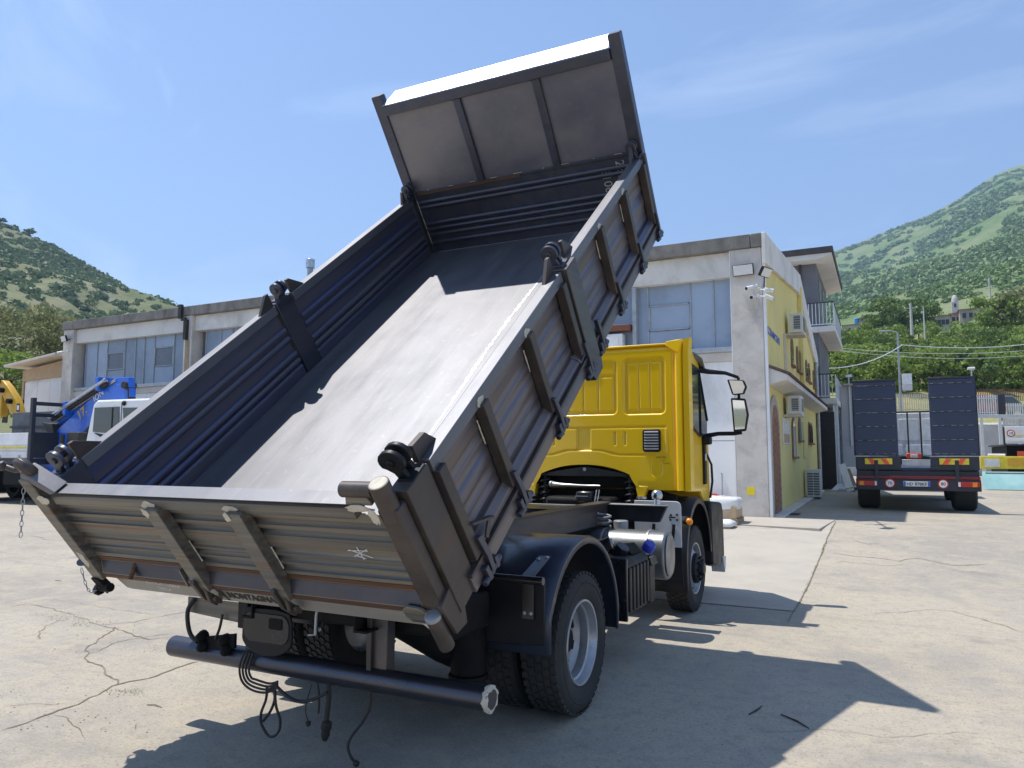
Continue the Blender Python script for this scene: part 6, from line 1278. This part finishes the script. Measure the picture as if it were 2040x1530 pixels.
P = sample(hr, 1560, 2140, .02, .36, 3600, lambda p, t_, x: 0 if min(math.hypot(p[0]-h_[0], p[1]-h_[1]) for h_ in HOUSES) < 16 else .95, 6)+sample(hr, 1560, 2140, .34, .985, 3000, lambda p, t_, x: (1.0 if nz(p, .007) > .06+.5*max(0, t_-.5) else .09), 7)
tag(leaf_cloud('right_hill_woods', P, np.clip(np.hypot(np.array(P)[:, 0]-CAM.x, np.array(P)[:, 1]-CAM.y)*.0085, 1.4, 6.2)*rs.uniform(.6, 1.15, len(P)), 44, .32, 'leaf_far', kind='stuff', seedv=8), 'green woods covering the lower slopes of the big right mountain', 'woods')
def tree(base, h, r, label, mat, name='tree', nclump=26, leaves=85, q=1.16, group=None, trunk=.10, low=.25, seedv=0, cat='tree'):
    base = V(base); rs = random.Random(seedv); o = thing(name, label, cat, base, group); mb = MB(); tips = []
    top = base+V((rs.uniform(-.1, .1)*r, rs.uniform(-.1, .1)*r, h*.72))
    mb.tube([base-V((0, 0, .3)), base.lerp(top, .35)+V((rs.uniform(-.1, .1), rs.uniform(-.1, .1), 0)), base.lerp(top, .7), top], [trunk, trunk*.8, trunk*.5, trunk*.2], 7)
    for k in range(9):
        a = 6.283*k/9+rs.uniform(-.3, .3); s_ = base.lerp(top, rs.uniform(.25, .85)); e = s_+V((math.cos(a)*r*rs.uniform(.5, .9), math.sin(a)*r*rs.uniform(.5, .9), h*rs.uniform(.08, .3)))
        mb.tube([s_, s_.lerp(e, .5)+V((0, 0, h*.03)), e], [trunk*.4, trunk*.25, trunk*.1], 5); tips.append(e)
    mb.build('trunk', 'bark', o)
    cen = []; rad = []
    for k in range(nclump):
        u = rs.uniform(0, 6.283); zz = rs.uniform(low, 1.0); rr = r*math.sqrt(max(.05, 1-((zz-.55)/.55)**2))*rs.uniform(.35, .95)
        cen.append((base.x+math.cos(u)*rr, base.y+math.sin(u)*rr, base.z+zz*h*.92)); rad.append(r*rs.uniform(.24, .42))
    leaf_cloud('crown', cen, rad, leaves, q, mat, o, flat=.85, seedv=seedv+11)
    return o
# slope of bushes and trees above the upper road
cnt = 0
LBL = ('bushy green tree', 'round leafy tree', 'dense green bush tree', 'light green spreading tree')
for row, (d, yb, n, h, jit) in enumerate(((70, 781, 13, 4.2, 4), (77, 769, 12, 4.6, 4), (86, 750, 12, 4.9, 4), (96, 732, 12, 4.9, 4), (108, 712, 12, 5.0, 4))):
    for k in range(n):
        x = 1655+(2075-1655)*(k+.5*(row % 2)+random.uniform(-.2, .2))/(n-1)
        hh = h*random.uniform(.8, 1.2)
        mt_ = random.choice(['leaf_green', 'leaf_green', 'leaf_deep']); kd = ('tall ' if hh > h*1.07 else 'low ' if hh < h*.92 else 'middling ')+('bright' if mt_ == 'leaf_green' else 'dark')
        lb = kd+(' leafy green tree in the front row of the slope above the road fence', ' leafy green tree in the second row up the slope', ' leafy green tree halfway up the planted slope', ' leafy green tree in the upper part of the planted slope', ' leafy green tree along the top edge of the planted slope')[row]
        tree(at_d(x, yb+random.uniform(-jit, jit)+4, d+random.uniform(-2, 2)), hh, hh*.52, lb, mt_, 'slope_tree', 22, 60, 1.19, 'trees planted over the slope', .09, .05, 100+cnt); cnt += 1
for k, (x, yb, d, h, r, m_, lb) in enumerate(((1765, 668, 125, 6.5, 4.2, 'leaf_deep', 'dark tall tree group left of the concrete power pole'), (1795, 664, 128, 8.2, 4.6, 'leaf_deep', 'tallest dark tree behind the concrete power pole'), (1830, 662, 130, 7.0, 4.0, 'leaf_deep', 'dark rounded tree right of the concrete power pole'),
                                         (1990, 640, 112, 5.0, 4.0, 'leaf_green', 'sparse yellow green tree before the far pole'), (2030, 640, 112, 6.0, 4.5, 'leaf_olive', 'greyish olive tree at the edge of the slope top'), (1705, 690, 120, 3.5, 3.0, 'leaf_deep', 'dark bush below the orange roofed house'))):
    tree(at_d(x, yb+14, d), h, r, lb, m_, 'slope_tree', 34, 90, 1.26, None, .16, .1, 300+k)
# trees behind the shed
for k, (x, yb, d, h, r, m_, lb) in enumerate(((-30, 800, 40, 6.2, 3.2, 'leaf_olive', 'pale olive tree at the edge behind the excavator'), (40, 800, 42, 5.6, 3.0, 'leaf_olive', 'pale olive leaved tree rising over the shed roof'), (95, 790, 44, 5.0, 2.6, 'leaf_olive', 'smaller olive tree between shed and workshop pillar'), (10, 830, 36, 3.2, 2.4, 'leaf_green', 'green bush low behind the excavator arm'))):
    tree(at_d(x, yb, d), h, r, lb, m_, 'olive_tree', 36, 110, 1.12, None, .12, .05, 400+k)
for k, (px_, py_) in enumerate(((58, 472), (27, 460), (2, 448))):
    r = ray(px_, py_); h = math.hypot(r.x, r.y); d = (430-.12*px_)*.997; b0 = CAM+V((r.x/h*d, r.y/h*d, d*r.z/h))
    tree(b0-V((0, 0, .6)), (5.0, 3.2, 4.2)[k], (3.0, 2, 2.4)[k], ('lone umbrella shaped tree on the left ridge line', 'small tree on the left ridge line beside the lone tree', 'tree on the left ridge line at the crest')[k], 'leaf_hill', 'ridge_tree', 14, 30, 1.5, None, .2, .55, 500+k)
# weeds in the slab joint
mb = MB()
for i in range(120):
    yy_ = random.choice([5.2, 6.4, 7.8, 8.3, 10.2])+random.uniform(-.35, .35); q = V((1.987+random.uniform(-.02, .02), yy_, gz(1.987, yy_)+.004)); a = random.random()*6.28; s_ = random.uniform(.012, .035)
    mb.add([q+V((-.003, 0, 0)), q+V((.003, 0, 0)), q+V((math.cos(a)*s_*.8, math.sin(a)*s_*.8, s_))], [(0, 1, 2)])
for i in range(260):
    k = random.choice([(130, 1232), (180, 1243), (100, 1222), (250, 1380)]); q = on_g(k[0]+random.uniform(-40, 40), k[1]+random.uniform(-6, 6)); a = random.random()*6.28; s_ = random.uniform(.006, .02)
    mb.add([q+V((-.003, 0, 0)), q+V((.003, 0, 0)), q+V((math.cos(a)*s_*.8, math.sin(a)*s_*.8, s_))], [(0, 1, 2)])
tag(mb.build('weeds', 'leaf_olive', smooth=0, kind='stuff'), 'small weeds sprouting from the concrete joints', 'weeds')
# thin air between here and the mountains
m = bpy.data.materials.new('haze_air'); m.use_nodes = True; t = m.node_tree; t.nodes.clear(); pv = t.nodes.new('ShaderNodeVolumePrincipled'); mo = t.nodes.new('ShaderNodeOutputMaterial'); t.links.new(pv.outputs[0], mo.inputs['Volume'])
pv.inputs['Color'].default_value = (.45, .68, 1, 1); pv.inputs['Density'].default_value = .0003; pv.inputs['Anisotropy'].default_value = .2; MAT['haze_air'] = m
HAZE = True
if HAZE: MB().box(-2450, 2450, -2450, 2450, -1.4, 900).build('haze', 'haze_air', smooth=0, kind='stuff')
